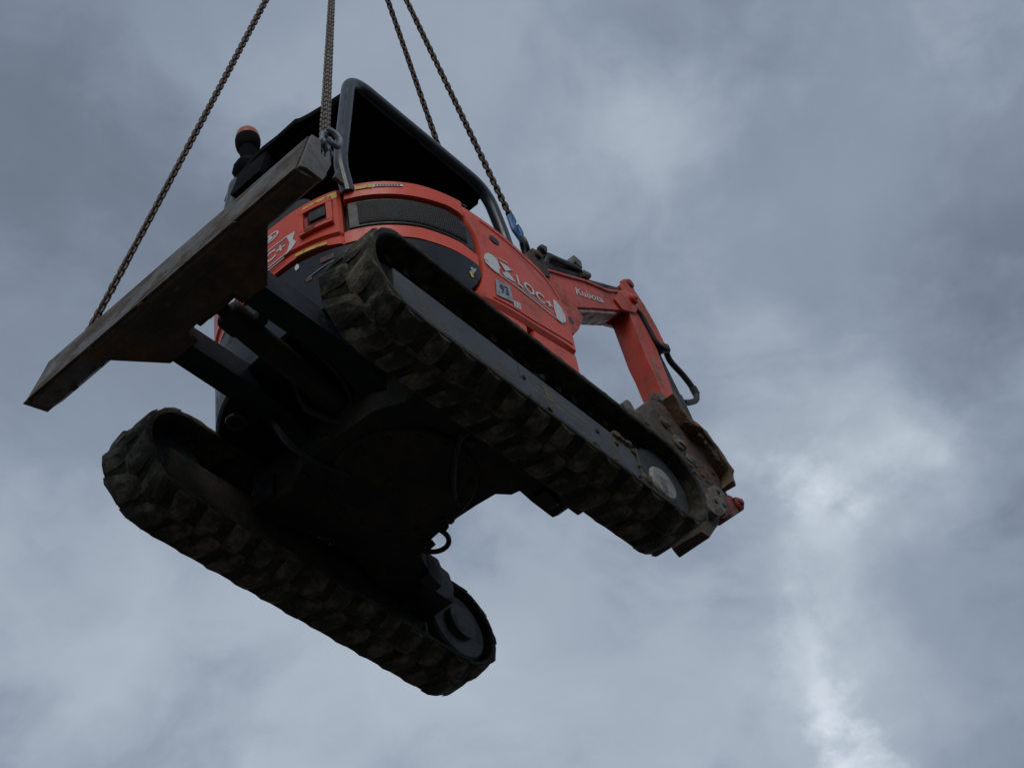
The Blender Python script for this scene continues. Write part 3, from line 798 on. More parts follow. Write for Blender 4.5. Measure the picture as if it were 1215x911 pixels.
# ---- rear stickers
def S_(u, z, off): return SP(u, z, off + .005)
bm = bmesh.new(); text_quad(bm, 'LOC+', [(170.5, 1.006), (187.6, 1.012), (187.4, 1.066), (170.5, 1.074)], S_, .02)
obj('lettering', bm, M['white'], door, label='white LOC+ lettering on the rear engine door')
bm = bmesh.new()
decal_poly(bm, [(166, 1.100), (188.4, 1.088), (188.4, 1.082), (166, 1.093)], .0085)
decal_poly(bm, [(168, .972), (188.0, .978), (188.4, .984), (166, .982)], .0085)
decal_poly(bm, [(188.2, 1.090), (191.6, 1.082), (190.6, 1.040), (191.8, 1.010), (190.0, .985), (187.8, .974), (188.6, 1.0), (189.4, 1.03)], .0085)
decal_poly(bm, [(160, 1.10), (166, 1.10), (163.5, 1.04), (166, .98), (160, .98), (157, 1.04)], .0085)
decal_poly(bm, [(162, .962), (187, .966), (187, .961), (162, .956)], .0085)
obj('logo_border', bm, M['white'], door)
bm = bmesh.new()
def ring_decal(bm, cu, cz, ru, rz, ru2, rz2, n=20):
    for k in range(n):
        a, b = 2 * math.pi * k / n, 2 * math.pi * (k + 1) / n
        decal_poly(bm, [(cu + ru * math.cos(a), cz + rz * math.sin(a)), (cu + ru * math.cos(b), cz + rz * math.sin(b)), (cu + ru2 * math.cos(b), cz + rz2 * math.sin(b)), (cu + ru2 * math.cos(a), cz + rz2 * math.sin(a))], .0085, 0)
ring_decal(bm, 182.2, 1.158, 3.2, .026, 2.4, .018)
decal_poly(bm, [(180.4, 1.146), (181.4, 1.172), (182.4, 1.172), (182.6, 1.150), (184.0, 1.160), (183.6, 1.146)], .0085)
obj('emblem', bm, M['white'], door)
bm = bmesh.new(); decal_poly(bm, [(193.6, 1.176), (206.0, 1.172), (206.0, 1.212), (195.0, 1.204)], .0085)
obj('warning_sticker', bm, M['yellow'], door)
bm = bmesh.new(); decal_poly(bm, [(203.2, 1.186), (204.4, 1.186), (203.8, 1.199)], .010); decal_poly(bm, [(198.0, 1.184), (198.6, 1.184), (199.6, 1.196), (199.2, 1.197)], .010)
obj('warning_symbol', bm, M['ink'], door)
bm = bmesh.new(); decal_poly(bm, [(190.6, .926), (201.6, .898), (201.6, .914), (191, .943)], .002)
obj('warning_sticker', bm, M['yellow'], up)
bm = bmesh.new(); decal_poly(bm, [(211.6, 1.192), (216.6, 1.192), (216.4, 1.212), (211.6, 1.212)], .0085)
obj('warning_sticker', bm, M['yellow'], up)
bm = bmesh.new(); decal_poly(bm, [(216.8, 1.194), (225.6, 1.200), (225.6, 1.212), (216.8, 1.207)], .0085)
st = obj('notice_sticker', bm, M['white'], up)
bm = bmesh.new()
for k in range(9): decal_poly(bm, [(217.4 + k * .85, 1.1985 + k * .0005), (218.0 + k * .85, 1.1985 + k * .0005), (218.0 + k * .85, 1.2065 + k * .0004), (217.4 + k * .85, 1.2065 + k * .0004)], .010, 0)
obj('notice_print', bm, M['ink'], st)

# ---- side panel stickers (x in metres along the flat side)
def UX(x): return 270 + x * 100 if x > 0 else next(u for u in [270 + k * .1 for k in range(0, -500, -1)] if plan(u).x <= x)
_c = {}
def ux(x):
    k = round(x, 4)
    if k not in _c: _c[k] = UX(x)
    return _c[k]
def X_(x, z, off): return SP(ux(x), z, off + .001)
def dpx(bm, pts, off=.0045, sub=3): decal_poly(bm, [(ux(x), z) for x, z in pts], off, sub)
capL = [(-.160, .934), (-.185, .942), (-.212, .936), (-.234, .908), (-.240, .880), (-.232, .852), (-.205, .836), (-.163, .833), (-.150, .880)]
capR = [(.208, .964), (.232, .964), (.256, .945), (.272, .912), (.274, .880), (.262, .848), (.240, .832), (.205, .832), (.198, .900)]
bm = bmesh.new(); dpx(bm, capL); dpx(bm, capR)
dpx(bm, [(-.205, .836), (.24, .832), (.24, .826), (-.19, .829)]); dpx(bm, [(-.150, .945), (-.09, .958), (-.09, .963), (-.150, .950)])
obj('logo_border', bm, M['white'], pn)
bm = bmesh.new()
dpx(bm, [(-.147, .930), (-.060, .936), (-.118, .886)]); dpx(bm, [(-.128, .872), (-.102, .893), (-.060, .857), (-.075, .850)]); dpx(bm, [(-.140, .86), (-.126, .868), (-.080, .848), (-.128, .842)])
obj('logo_star', bm, M['white'], pn)
bm = bmesh.new(); text_quad(bm, 'LOC+', [(-.042, .856), (.186, .868), (.194, .928), (-.048, .922)], X_, .016, 1.08)
obj('lettering', bm, M['white'], pn, label='white LOC+ lettering on the right side panel')
bm = bmesh.new(); dpx(bm, [(-.02, .850), (.19, .858), (.19, .854), (-.02, .846)])
obj('small_print', bm, M['white'], pn)
bm = bmesh.new(); dpx(bm, [(-.204, .664), (-.104, .690), (-.106, .794), (-.193, .776)])
lb = obj('number_label', bm, M['label'], pn)
bm = bmesh.new(); text_quad(bm, '93', [(-.178, .700), (-.125, .714), (-.128, .768), (-.178, .757)], X_, .01)
for v in bm.verts: v.co.y -= .0025
obj('number', bm, M['ink'], lb)
bm = bmesh.new(); dpx(bm, [(-.102, .668), (-.060, .676), (-.060, .716), (-.102, .706)])
wl = obj('number_label', bm, M['white'], pn)
bm = bmesh.new(); dpx(bm, [(-.094, .680), (-.086, .681), (-.086, .702), (-.094, .701)], .006, 1); dpx(bm, [(-.078, .684), (-.068, .686), (-.068, .704), (-.078, .702)], .006, 1)
obj('label_print', bm, M['label'], wl)
bm = bmesh.new(); p = SP(ux(-.15), 1.072, -.002); nn = plan_n(ux(-.15))
for k in range(20):
    pass
cyl(bm, p, p + Vector((nn.x, nn.y, 0)) * .006, .030, seg=20, ch=.002)
for v in bm.verts: v.co.z = 1.072 + (v.co.z - 1.072) * .75
obj('panel_lock', bm, M['black'], pn)

# ---- canopy
ZR = 2.178
for y, lab in ((-.40, None), (.36, None)):
    bm = bmesh.new()
    rear = [(-.712, y, 1.19), (-.742, y, 1.36), (-.735, y, 1.46), (-.622, y, ZR), (.325, y, ZR), (.415, y, 1.86), (.47, y, 1.25), (.49, y, .60)]
    path = round_path(rear[:3], .09)[:-1] + round_path(rear[2:], .125, 10)
    tube(bm, path, .032, 16)
    hoop = obj('canopy_hoop', bm, M['tube'], ex)
    bm = bmesh.new()
    prism(bm, [(-.800, 1.22), (-.71, 1.22), (-.735, 1.34), (-.755, 1.35)], 'xz', y - .012, y + .006, .003)
    obj('foot_plate', bm, M['edge'], hoop)
bm = bmesh.new()
ro = [(-.560, -.385), (-.588, -.314), (-.602, -.218), (-.62, -.123), (-.632, -.079), (-.644, -.060), (-.642, .064), (-.648, .159), (-.643, .228), (-.624, .338), (-.585, .385), (.28, .385), (.34, .34), (.345, -.33), (.30, -.385)]
prism(bm, ro, 'xy', ZR - .026, ZR + .012, .012)
rf = obj('canopy_roof', bm, M['roof'], ex)
for x in (-.57, -.15, .30):
    bm = bmesh.new(); cyl(bm, (x, -.375, ZR - .030), (x, .335, ZR - .030), .020, seg=14)
    obj('cross_tube', bm, M['roof'], rf)
bm = bmesh.new(); prism(bm, [(-.690, ZR - .24), (-.64, ZR - .24), (-.58, ZR), (-.632, ZR)], 'xz', .14, .395, .025)
obj('roof_curtain', bm, M['roof'], rf)
# beacon
bm = bmesh.new(); cyl(bm, (-.575, .350, 2.20), (-.56, .350, 2.42), .028, seg=16); cyl(bm, (-.555, .350, 2.34), (-.555, .350, 2.455), .036, .046, seg=20)
lump(bm, (-.57, .345, 2.26), .085, 2, .3, 4, (.8, .9, 1.1))
cyl(bm, (-.575, .385, 2.33), (-.575, .335, 2.35), .02, seg=10)
bn = obj('warning_beacon', bm, M['roof'], ex)
def lathe(bm, c, prof, seg=28):
    rings = [[bm.verts.new((c[0] + r * math.cos(2 * math.pi * k / seg), c[1] + r * math.sin(2 * math.pi * k / seg), c[2] + z)) for k in range(seg)] for z, r in prof]
    for a, b in zip(rings, rings[1:]):
        for k in range(seg): bm.faces.new((a[k], a[(k + 1) % seg], b[(k + 1) % seg], b[k]))
    bm.faces.new(rings[0][::-1]); bm.faces.new(rings[-1])
bm = bmesh.new(); lathe(bm, (-.555, .350, 2.435), [(0, .036), (.010, .048), (.030, .058), (.060, .063), (.088, .064), (.098, .062)])
obj('beacon_base', bm, M['roof'], bn)
bm = bmesh.new(); lathe(bm, (-.555, .350, 2.534), [(0, .061), (.024, .060), (.045, .055), (.064, .043), (.077, .027), (.083, .008)])
obj('beacon_lens', bm, M['amber'], bn)

# ---- boom
YR, YL_ = -.25, -.115                              # right and left faces of boom
YM = (YR + YL_) / 2
bm = bmesh.new()
prism(bm, [(.58, .60), (.74, .565), (.885, .555), (.915, .58), (.92, .95), (.80, 1.02), (.66, .98), (.58, .85)], 'xz', -.30, -.045, .02)
obj('swing_bracket', bm, M['frame'], ex)
bm = bmesh.new()
prism(bm, [(.70, .72), (.86, .70), (.93, 1.1), (1.02, 1.65), (1.075, 2.01), (1.192, 2.112), (1.40, 2.272), (1.607, 2.423), (1.775, 2.56), (1.80, 2.66), (1.76, 2.70), (1.565, 2.548), (1.335, 2.443), (1.17, 2.345), (.912, 2.205), (.82, 2.12), (.76, 1.95), (.70, 1.3)], 'xz', YR, YL_, .007)
boom = obj('boom', bm, M['orange_worn'], ex)
bm = bmesh.new()
prism(bm, [(1.22, 2.128), (1.40, 2.266), (1.607, 2.416), (1.62, 2.405), (1.41, 2.250), (1.23, 2.112)], 'xz', YR + .010, YL_ - .010, .003)
obj('scuffed_underside', bm, M['scraped'], boom)
for y in (YR + .002, YL_ - .022):
    bm = bmesh.new(); prism(bm, [(1.03, 1.83), (1.07, 2.02), (1.19, 2.108), (1.235, 2.06), (1.155, 1.90), (1.10, 1.82)], 'xz', y - .004, y + .020, .004)
    obj('cylinder_bracket', bm, M['orange_worn'], boom)
bm = bmesh.new(); cyl(bm, (1.09, YM, 1.93), (.92, YM + .01, .75), .045, seg=18); cyl(bm, (1.10, YM - .07, 1.93), (1.10, YM + .06, 1.93), .03, seg=14)
obj('boom_cylinder', bm, M['black'], ex)
bm = bmesh.new()
prism(bm, [(.775, 2.12), (.86, 2.10), (.985, 2.18), (.955, 2.31), (.92, 2.335), (.87, 2.325), (.815, 2.24)], 'xz', YR - .012, YR + .010, .004)
prism(bm, [(.775, 2.12), (.86, 2.10), (.985, 2.18), (.955, 2.31), (.92, 2.335), (.87, 2.325), (.815, 2.24)], 'xz', YL_ - .010, YL_ + .012, .004)
cyl(bm, (.90, YR - .030, 2.285), (.90, YL_ + .035, 2.285), .028, seg=18)
obj('lifting_bracket', bm, M['bucket'], boom)
bm = bmesh.new(); cyl(bm, (.925, YR - .05, 2.335), (.925, YR - .015, 2.335), .026, seg=18); cyl(bm, (.945, YR - .03, 2.33), (.955, YR - .03, 2.38), .016, seg=10)
obj('pin_cap', bm, M['black'], boom)
def BM_(x, z, off): return Vector((x, YR - off, z))
bm = bmesh.new(); text_quad(bm, 'Kubota', [(1.220, 2.238), (1.484, 2.380), (1.482, 2.428), (1.222, 2.296)], BM_, .006, 1.05)
obj('lettering', bm, M['white'], boom, label='white maker lettering on the right face of the boom')
# top edge strips and knuckle plates
bm = bmesh.new()
prism(bm, [(.93, 2.20), (1.17, 2.338), (1.335, 2.436), (1.565, 2.540), (1.72, 2.655), (1.71, 2.668), (1.56, 2.555), (1.33, 2.450), (1.165, 2.352), (.925, 2.215)], 'xz', YR - .010, YR + .004, .002)
obj('edge_strip', bm, M['orange_worn'], boom)
for y in (YR - .012, YL_ - .010):
    bm = bmesh.new(); prism(bm, [(1.60, 2.50), (1.66, 2.46), (1.80, 2.54), (1.86, 2.64), (1.84, 2.71), (1.77, 2.72), (1.68, 2.64)], 'xz', y, y + .022, .004)
    obj('knuckle_plate', bm, M['orange_worn'], boom)
bm = bmesh.new(); cyl(bm, (1.80, YR - .035, 2.655), (1.80, YL_ + .03, 2.655), .034, seg=18); cyl(bm, (1.80, YR - .045, 2.655), (1.80, YR - .03, 2.655), .018, seg=6)
obj('knuckle_pin', bm, M['orange_worn'], boom)
# arm cylinder on top of the boom
bm = bmesh.new(); cyl(bm, (.95, YM, 2.345), (1.37, YM, 2.555), .046, seg=22, ch=.008)
ac = obj('arm_cylinder', bm, M['black'], ex)
bm = bmesh.new(); cyl(bm, (1.34, YM, 2.540), (1.42, YM, 2.578), .052, seg=22, ch=.010)
obj('cylinder_gland', bm, M['grey'], ac)
bm = bmesh.new(); cyl(bm, (1.41, YM, 2.572), (1.84, YM, 2.830), .020, seg=14)
obj('piston_rod', bm, M['black'], ac)
for k, (dy, dz_) in enumerate(((-.05, .035), (-.02, .055), (.02, .05), (-.065, .0))):
    bm = bmesh.new(); tube(bm, smooth_path([(.95 + .02 * k, YM + dy * .6, 2.29 + dz_), (1.03, YM + dy, 2.395 + dz_), (1.16, YM + dy * 1.1, 2.455 + dz_ * .9), (1.28, YM + dy, 2.525 + dz_ * .8), (1.35, YM + dy * .8, 2.565 + dz_ * .5)]), .014, 8)
    obj('hydraulic_hose', bm, M['hose'], ac)
bm = bmesh.new(); box(bm, 1.29, 1.355, YM - .07, YM - .02, 2.575, 2.635, .006); cyl(bm, (1.36, YM - .06, 2.54), (1.41, YM - .06, 2.555), .022, seg=12)
obj('hose_fitting', bm, M['grey'], ac)
bm = bmesh.new(); tube(bm, smooth_path([(1.38, YR + .03, 2.50), (1.55, YR + .03, 2.575), (1.66, YR + .03, 2.665), (1.74, YR + .03, 2.73)]), .015, 8)
tube(bm, smooth_path([(1.40, YR + .05, 2.53), (1.55, YR + .06, 2.60), (1.68, YR + .05, 2.69), (1.75, YR + .05, 2.735)]), .013, 8)
obj('hydraulic_hose', bm, M['hose'], boom)

# ---- arm
AR, AL = -.250, -.125
bm = bmesh.new()
prism(bm, [(1.755, 2.62), (1.745, 2.507), (1.800, 2.172), (1.838, 2.080), (1.885, 1.87), (1.895, 1.76), (1.93, 1.72), (1.975, 1.76), (2.00, 1.90), (1.985, 2.15), (1.955, 2.36), (1.925, 2.43), (1.872, 2.535), (1.838, 2.60), (1.81, 2.66), (1.78, 2.68)], 'xz', AR, AL, .008)
arm = obj('arm', bm, M['orange_worn'], ex)
for y in (AR - .002, AL - .020):
    bm = bmesh.new(); prism(bm, [(1.755, 2.70), (1.767, 2.816), (1.81, 2.862), (1.850, 2.872), (1.875, 2.85), (1.88, 2.815), (1.95, 2.735), (2.022, 2.605), (2.068, 2.471), (2.085, 2.436), (2.03, 2.405), (1.985, 2.44), (1.937, 2.542), (1.896, 2.613), (1.845, 2.64)], 'xz', y, y + .022, .004)
    obj('cylinder_bracket', bm, M['orange_worn'], arm)
bm = bmesh.new(); cyl(bm, (1.845, AR - .012, 2.845), (1.845, AL + .012, 2.845), .030, seg=16); cyl(bm, (2.03, AR - .01, 2.43), (2.03, AL + .01, 2.43), .026, seg=16)
obj('cylinder_pin', bm, M['red'], arm)
bm = bmesh.new(); tube(bm, smooth_path([(1.83, AR - .004, 2.60), (1.872, AR - .006, 2.575), (1.92, AR - .006, 2.49), (1.965, AR - .01, 2.405), (2.04, AR - .02, 2.40)]), .013, 8)
tube(bm, smooth_path([(1.82, AR + .02, 2.63), (1.88, AR + .02, 2.59), (1.93, AR + .02, 2.49), (1.98, AR + .01, 2.40), (2.05, AR, 2.42)]), .012, 8)
obj('hydraulic_hose', bm, M['hose'], arm)
bm = bmesh.new(); tube(bm, smooth_path([(2.05, -.24, 2.47), (2.11, -.22, 2.515), (2.17, -.20, 2.466), (2.288, -.20, 2.417), (2.365, -.20, 2.345), (2.350, -.20, 2.268), (2.27, -.20, 2.19), (2.19, -.20, 2.13)]), .018, 10)
hs = obj('hydraulic_hose', bm, M['hose'], arm)
bm = bmesh.new(); cyl(bm, (2.35, -.20, 2.375), (2.375, -.20, 2.325), .022, seg=12)
obj('hose_clamp', bm, M['hose'], arm)
bm = bmesh.new(); cyl(bm, (2.09, -.23, 2.50), (2.13, -.215, 2.505), .026, seg=12)
obj('hose_clamp', bm, M['hose'], arm)
bm = bmesh.new(); prism(bm, [(1.845, 2.20), (1.875, 2.22), (1.90, 2.02), (1.875, 1.98)], 'xz', AR - .003, AR + .002, 0)
obj('bare_patch', bm, M['bare'], arm)
# bucket cylinder
bm = bmesh.new(); cyl(bm, (2.035, YM + .01, 2.46), (2.135, YM, 2.12), .038, seg=20, ch=.006)
bcy = obj('bucket_cylinder', bm, M['black'], ex)
bm = bmesh.new(); cyl(bm, (2.13, YM, 2.14), (2.20, YM, 1.90), .044, seg=20, ch=.008)
obj('cylinder_gland', bm, M['disc'], bcy)
bm = bmesh.new(); cyl(bm, (2.19, YM, 1.93), (2.02, YM, 1.57), .022, seg=14)
obj('piston_rod', bm, M['chrome'], bcy)

# ---- bucket
BR, BL = -.335, -.03
bm = bmesh.new()
shell = [(1.31, 1.29), (1.385, 1.378), (1.455, 1.415), (1.51, 1.46), (1.58, 1.60), (1.66, 1.665), (1.70, 1.655), (1.782, 1.546), (1.928, 1.547), (2.085, 1.388), (2.068, 1.295), (1.98, 1.20), (1.80, 1.00), (1.69, 1.045), (1.56, 1.13), (1.40, 1.20)]
prism(bm, shell, 'xz', BR, BL, .012)
bmesh.ops.triangulate(bm, faces=bm.faces[:])
bmesh.ops.subdivide_edges(bm, edges=bm.edges[:], cuts=3, use_grid_fill=True)
for v in bm.verts:
    v.co += Vector((mnoise.noise(v.co * 11), mnoise.noise(v.co * 16 + Vector((2, 9, 4))) * .7, mnoise.noise(v.co * 11 + Vector((5, 5, 5))))) * .014
bk = obj('bucket', bm, M['bucket'], ex)
# curved back plate standing proud of the side plates
bm = bmesh.new()
prism(bm, [(1.690, 1.683), (1.782, 1.548), (1.93, 1.549), (2.087, 1.390), (2.070, 1.290), (2.095, 1.275), (2.128, 1.400), (1.945, 1.578), (1.795, 1.578), (1.71, 1.70)], 'xz', BR - .062, BL, .004)
bmesh.ops.triangulate(bm, faces=bm.faces[:])
bmesh.ops.subdivide_edges(bm, edges=bm.edges[:], cuts=4, use_grid_fill=True)
for v in bm.verts:
    v.co += Vector((mnoise.noise(v.co * 15), mnoise.noise(v.co * 13 + Vector((2, 9, 4))), mnoise.noise(v.co * 15 + Vector((5, 5, 5))))) * .022
obj('back_plate', bm, M['rusty'], bk)
bm = bmesh.new()
for k in range(14):
    t = k / 13; x = 1.80 + .25 * t; z = 1.535 - .14 * max(0, t - .3) * 1.4
    lump(bm, (x + random.uniform(-.02, .02), BR - .045, z + .015), random.uniform(.010, .020), 1, .6, k + 300, (1.6, .8, .7))
obj('mud_clods', bm, M['mud'], bk)['kind'] = 'stuff'
for y in (BR + .04, BL - .06):
    bm = bmesh.new(); prism(bm, [(1.58, 1.55), (1.64, 1.70), (1.70, 1.79), (1.77, 1.80), (1.80, 1.70), (1.78, 1.56), (1.68, 1.50)], 'xz', y, y + .025, .006)
    obj('bucket_ear', bm, M['bucket'], bk)
bm = bmesh.new(); cyl(bm, (1.735, BR + .015, 1.735), (1.735, BL - .02, 1.735), .045, seg=20); cyl(bm, (1.90, AR - .03, 1.80), (1.90, AL + .03, 1.80), .042, seg=20)
obj('bucket_pin', bm, M['hubmud'], bk)
for (x, z, r) in ((1.63, 1.47, .034), (1.72, 1.385, .046), (1.79, 1.315, .030)):
    bm = bmesh.new(); cyl(bm, (x, BR - .014, z), (x, BR + .01, z), r, seg=16, ch=.006); lump(bm, (x + .01, BR - .012, z), r * .8, 1, .5, x * 7, (1.2, .4, .9))
    obj('side_bolt', bm, M['hubmud'], bk)
for y in (BR + .035, BL - .05, (BR + BL) / 2):
    bm = bmesh.new(); prism(bm, [(1.45, 1.415), (1.392, 1.387), (1.362, 1.440), (1.342, 1.446), (1.318, 1.428), (1.281, 1.377), (1.300, 1.300), (1.42, 1.30)], 'xz', y - .028, y + .028, .006)
    obj('bucket_tooth', bm, M['hubmud'], bk)
bm = bmesh.new()
for k in range(46):
    s = random.random(); x = 1.46 + .56 * s; z = random.uniform(1.14 + .10 * s, 1.37)
    lump(bm, (x, BR - .002, z), random.uniform(.008, .024), 1, .6, k, (1.6, .35, 1.2))
for k in range(26):
    s = random.random(); lump(bm, (1.79 + .14 * s, random.uniform(BR, BL), 1.572), random.uniform(.006, .014), 1, .5, k + 90, (1.6, 1.4, .5))
for k in range(16):
    lump(bm, (2.10 + random.uniform(-.02, .01), random.uniform(BR + .02, BL), random.uniform(1.32, 1.39)), random.uniform(.010, .020), 1, .5, k + 200)
obj('mud_clods', bm, M['bucket'], bk)['kind'] = 'stuff'
for y in (AR - .030, AL + .006):
    bm = bmesh.new(); prism(bm, [(1.60, 1.55), (1.70, 1.72), (1.86, 1.80), (1.95, 1.83), (1.985, 1.79), (1.96, 1.73), (1.86, 1.66), (1.82, 1.52)], 'xz', y, y + .024, .006)
    obj('bucket_ear', bm, M['bucket'], bk)
bm = bmesh.new(); cyl(bm, (1.935, AR - .045, 1.775), (1.935, AL + .045, 1.775), .036, seg=18)
obj('bucket_pin', bm, M['hubmud'], bk)
# coupler below the bucket
bm = bmesh.new()
prism(bm, [(1.80, .96), (1.80, .86), (1.86, .845), (2.0, 1.02), (2.09, 1.20), (2.06, 1.30), (1.98, 1.24), (1.88, 1.12)], 'xz', -.30, -.10, .012)
for v in bm.verts: v.co += Vector((mnoise.noise(v.co * 14), mnoise.noise(v.co * 11 + Vector((3, 1, 2))), mnoise.noise(v.co * 13 + Vector((5, 5, 5))))) * .014
cp = obj('bucket_coupler', bm, M['bucket'], bk)
bm = bmesh.new(); prism(bm, [(1.95 + .105 * math.cos(a) + .03 * math.sin(a), 1.12 + .125 * math.sin(a) + .05 * math.cos(a)) for a in [2 * math.pi * k / 22 for k in range(22)]], 'xz', -.345, -.302, .008)
obj('coupler_plate', bm, M['hubmud'], bk)
for (x, z) in ((1.985, 1.20), (2.01, 1.12), (1.93, 1.10)):
    bm = bmesh.new(); cyl(bm, (x, -.352, z), (x, -.343, z), .013, seg=12, ch=.001)
    obj('coupler_hole', bm, M['black'], bk)
for y in (-.335, -.20):
    bm = bmesh.new(); prism(bm, [(2.02, 1.07), (2.05, 1.20), (2.12, 1.275), (2.185, 1.285), (2.20, 1.23), (2.16, 1.17), (2.10, 1.12)], 'xz', y, y + .035, .006)
    obj('coupler_hook', bm, M['red'], bk)
bm = bmesh.new(); prism(bm, [(2.125, 1.372), (2.150, 1.385), (2.205, 1.30), (2.175, 1.27)], 'xz', -.30, -.275, .005)
obj('coupler_rod', bm, M['red'], bk)
bm = bmesh.new(); cyl(bm, (2.185, -.355, 1.245), (2.185, -.18, 1.245), .040, seg=22, ch=.010); cyl(bm, (2.185, -.368, 1.245), (2.185, -.35, 1.245), .020, seg=8)
obj('coupler_pin', bm, M['red'], bk)

# ------------------------------------------------------------------ lifting chains
HOOK = Vector((0.0, 0.0, 5.86 + HANG))
def link_mesh(name, pitch, wire, m):
    t = bmesh.new(); R = wire * 1.6; hl = pitch / 2 - R + wire
    path = []
    for k in range(6): a = -math.pi / 2 + math.pi * k / 5; path.append(Vector((R * math.sin(a + math.pi / 2) * 0 + R * math.cos(a) * 0 , 0, 0)))
    path = []
    for k in range(7):
        a = math.pi * k / 6; path.append(Vector((R * math.cos(a), 0, hl + R * math.sin(a))))
    for k in range(7):
        a = math.pi + math.pi * k / 6; path.append(Vector((R * math.cos(a), 0, -hl + R * math.sin(a))))
    tube(t, path, wire, 7, closed=True)
    bmesh.ops.recalc_face_normals(t, faces=t.faces[:])
    me = bpy.data.meshes.new(name); t.to_mesh(me); t.free(); me.materials.append(m)
    for p in me.polygons: p.use_smooth = True
    return me

PITCH = .033
LINK_R = link_mesh('chain_link', PITCH, .0074, M['chain'])
LINK_G = link_mesh('chain_link', .027, .0050, M['chain_grey'])
LINK_B = link_mesh('chain_link', PITCH * 1.5, .0080, M['blue'])


def chain_root(label, loc):
    o = bpy.data.objects.new('lifting_chain', None); COL.objects.link(o); o.location = loc
    o['label'] = label; o['category'] = 'chain'; o['group'] = 'lifting chains'
    return o


def run(root, a, b, me, pitch=PITCH, sag=0.0, twist=0.0, start=0, ang0=math.pi / 4):
    a, b = Vector(a), Vector(b); L = (b - a).length; n = int(L / pitch); loc = root.location
    prev = None
    for k in range(n):
        f = (k + .5) / n
        p = a.lerp(b, f) - Vector((0, 0, 1)) * sag * 4 * f * (1 - f)
        d = (b - a).normalized()
        side = d.cross(Vector((0, 0, 1)) if abs(d.z) < .99 else Vector((1, 0, 0))).normalized()
        ang = ang0 + (math.pi / 2) * (k % 2) + twist * f + random.uniform(-.12, .12)
        u = side * math.cos(ang) + d.cross(side) * math.sin(ang)
        o = bpy.data.objects.new('chain_link', me); COL.objects.link(o); o.parent = root
        o.matrix_local = Matrix.Translation(p - loc) @ Matrix((u, d.cross(u), d)).transposed().to_4x4()


def mach(x, y, z): return Vector((x, y, z + HANG))

# far left of blade
pA = mach(-1.205, .735, .735)
c1 = chain_root('rusty chain running from far left end of dozer blade up past the beacon', pA)
run(c1, pA, HOOK, LINK_R, sag=.03, twist=1.2)
# right end of blade: doubled strand with a shackle
pB = mach(-1.195, -.725, .775)
c2 = chain_root('doubled grey-brown chain shackled to near right corner of dozer blade', pB)
run(c2, pB + Vector((.004, -.011, .03)), HOOK + Vector((.0, .004, 0)), LINK_G, pitch=.027, twist=.3, ang0=.7)
run(c2, pB + Vector((-.004, .011, .02)), HOOK + Vector((.0, -.004, 0)), LINK_G, pitch=.027, twist=-.3, ang0=.9)
def U_shackle(parent, c, w, h, r, ax, up, m, name='shackle'):
    bm = bmesh.new(); c = Vector(c) - parent.location; ax = Vector(ax).normalized(); up = Vector(up).normalized()
    path = [c + ax * w - up * h * .5]
    for k in range(9):
        a = math.pi * k / 8; path.append(c + ax * w * math.cos(a) + up * (h * .5 + w * math.sin(a)))
    path.append(c - ax * w - up * h * .5)
    tube(bm, path, r, 10)
    cyl(bm, c + ax * (w + r * 2) - up * h * .5, c - ax * (w + r * 2) - up * h * .5, r * 1.1, seg=12)
    cyl(bm, c + ax * (w + r * 1.2) - up * h * .5, c + ax * (w - r * 1.2) - up * h * .5, r * 1.9, seg=14)
    cyl(bm, c - ax * (w + r * 1.2) - up * h * .5, c - ax * (w - r * 1.2) - up * h * .5, r * 1.9, seg=14)
    return obj(name, bm, m, parent)
U_shackle(c2, pB + Vector((0, .002, -.035)), .027, .065, .0105, (1, .4, 0), (.1, .0, 1), M['shackle'])
bm = bmesh.new(); q = -Vector((0, 0, 0)) + Vector((.025, -.03, -.02))
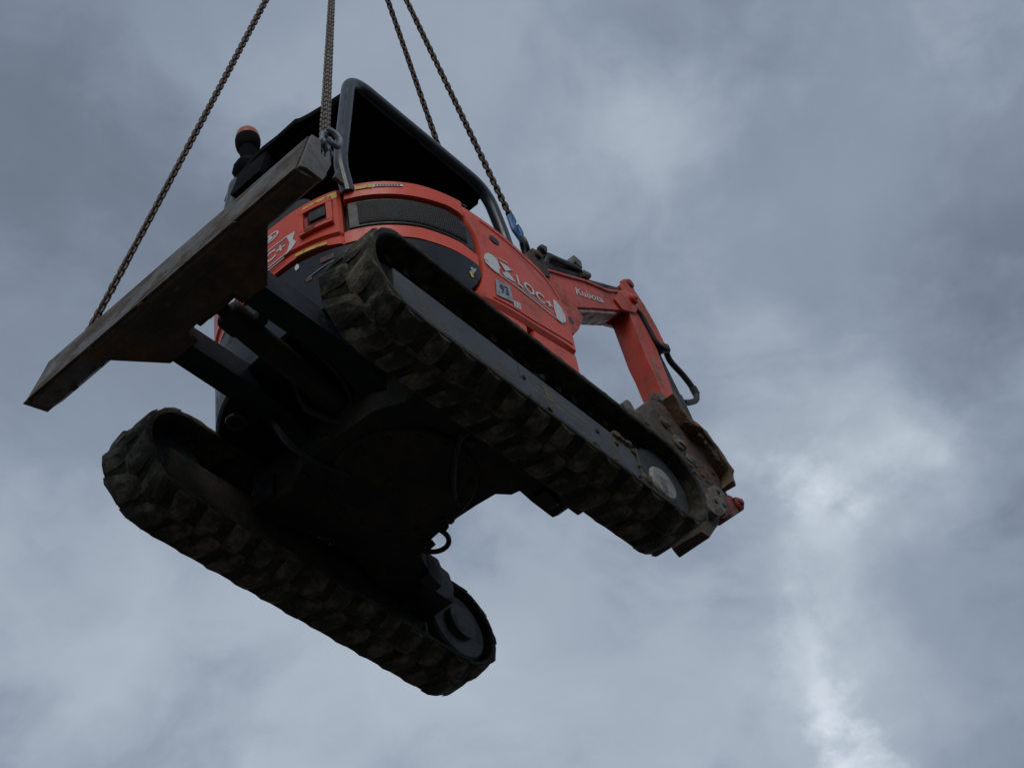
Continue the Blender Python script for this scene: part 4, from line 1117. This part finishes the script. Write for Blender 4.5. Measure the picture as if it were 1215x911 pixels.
tube(bm, smooth_path([q + Vector(v) for v in ((-.02, .01, .06), (.005, .0, .045), (.022, -.004, .01), (.012, -.002, -.03), (-.015, .0, -.04), (-.035, .005, -.02))]), .013, 8)
obj('chain_hook', bm, M['shackle'], c2)
U_shackle(c1, pA + Vector((0, 0, -.02)), .020, .045, .008, (1, .2, 0), (0, 0, 1), M['chain'])
# boom chains
pC = mach(.875, .075, 2.38)
c3 = chain_root('rusty chain that disappears behind the right edge of the canopy roof', pC)
run(c3, pC, HOOK, LINK_R, twist=.9)
U_shackle(c3, pC + Vector((0, 0, -.02)), .022, .05, .009, (0, 1, 0), (-.2, 0, 1), M['chain'])
pD = mach(.885, -.215, 2.345)
c4 = chain_root('brown chain with a blue hook at its foot, fixed to the boom bend', pD)
dD = (HOOK - pD).normalized()
pD2 = pD + dD * .27
run(c4, pD2, HOOK, LINK_R, twist=-.5, ang0=.2)
# blue grab hook, short blue chain and dark ring
run(c4, pD + dD * .12, pD + dD * .275, LINK_B, PITCH * 1.5)
sideD = dD.cross(Vector((0, 1, 0))).normalized()
bm = bmesh.new()
tube(bm, smooth_path([dD * .275, dD * .25 + sideD * .014, dD * .20 + sideD * .026, dD * .15 + sideD * .030, dD * .11 + sideD * .012, dD * .075]), .014, 10)
tube(bm, smooth_path([dD * .13 - sideD * .01, dD * .15 - sideD * .032, dD * .18 - sideD * .038, dD * .215 - sideD * .028]), .013, 10)
obj('grab_hook', bm, M['blue'], c4)
bm = bmesh.new(); path = [dD * (.035 + .055 * math.cos(a)) + (sideD * .7 + Vector((0, -.6, 0))).normalized() * .046 * math.sin(a) for a in [2 * math.pi * k / 24 for k in range(24)]]
tube(bm, path, .013, 10, closed=True)
obj('coupling_ring', bm, M['black'], c4)
# ring where the four chains meet
bm = bmesh.new(); tube(bm, [Vector((.09 * math.sin(2 * math.pi * k / 32), 0, .13 + .14 * math.cos(2 * math.pi * k / 32))) for k in range(32)], .016, 12, closed=True)
mr = obj('lifting_ring', bm, M['shackle'])
mr.location = HOOK
mr['label'] = 'oval steel ring gathering the tops of the four chains'
mr['category'] = 'ring'
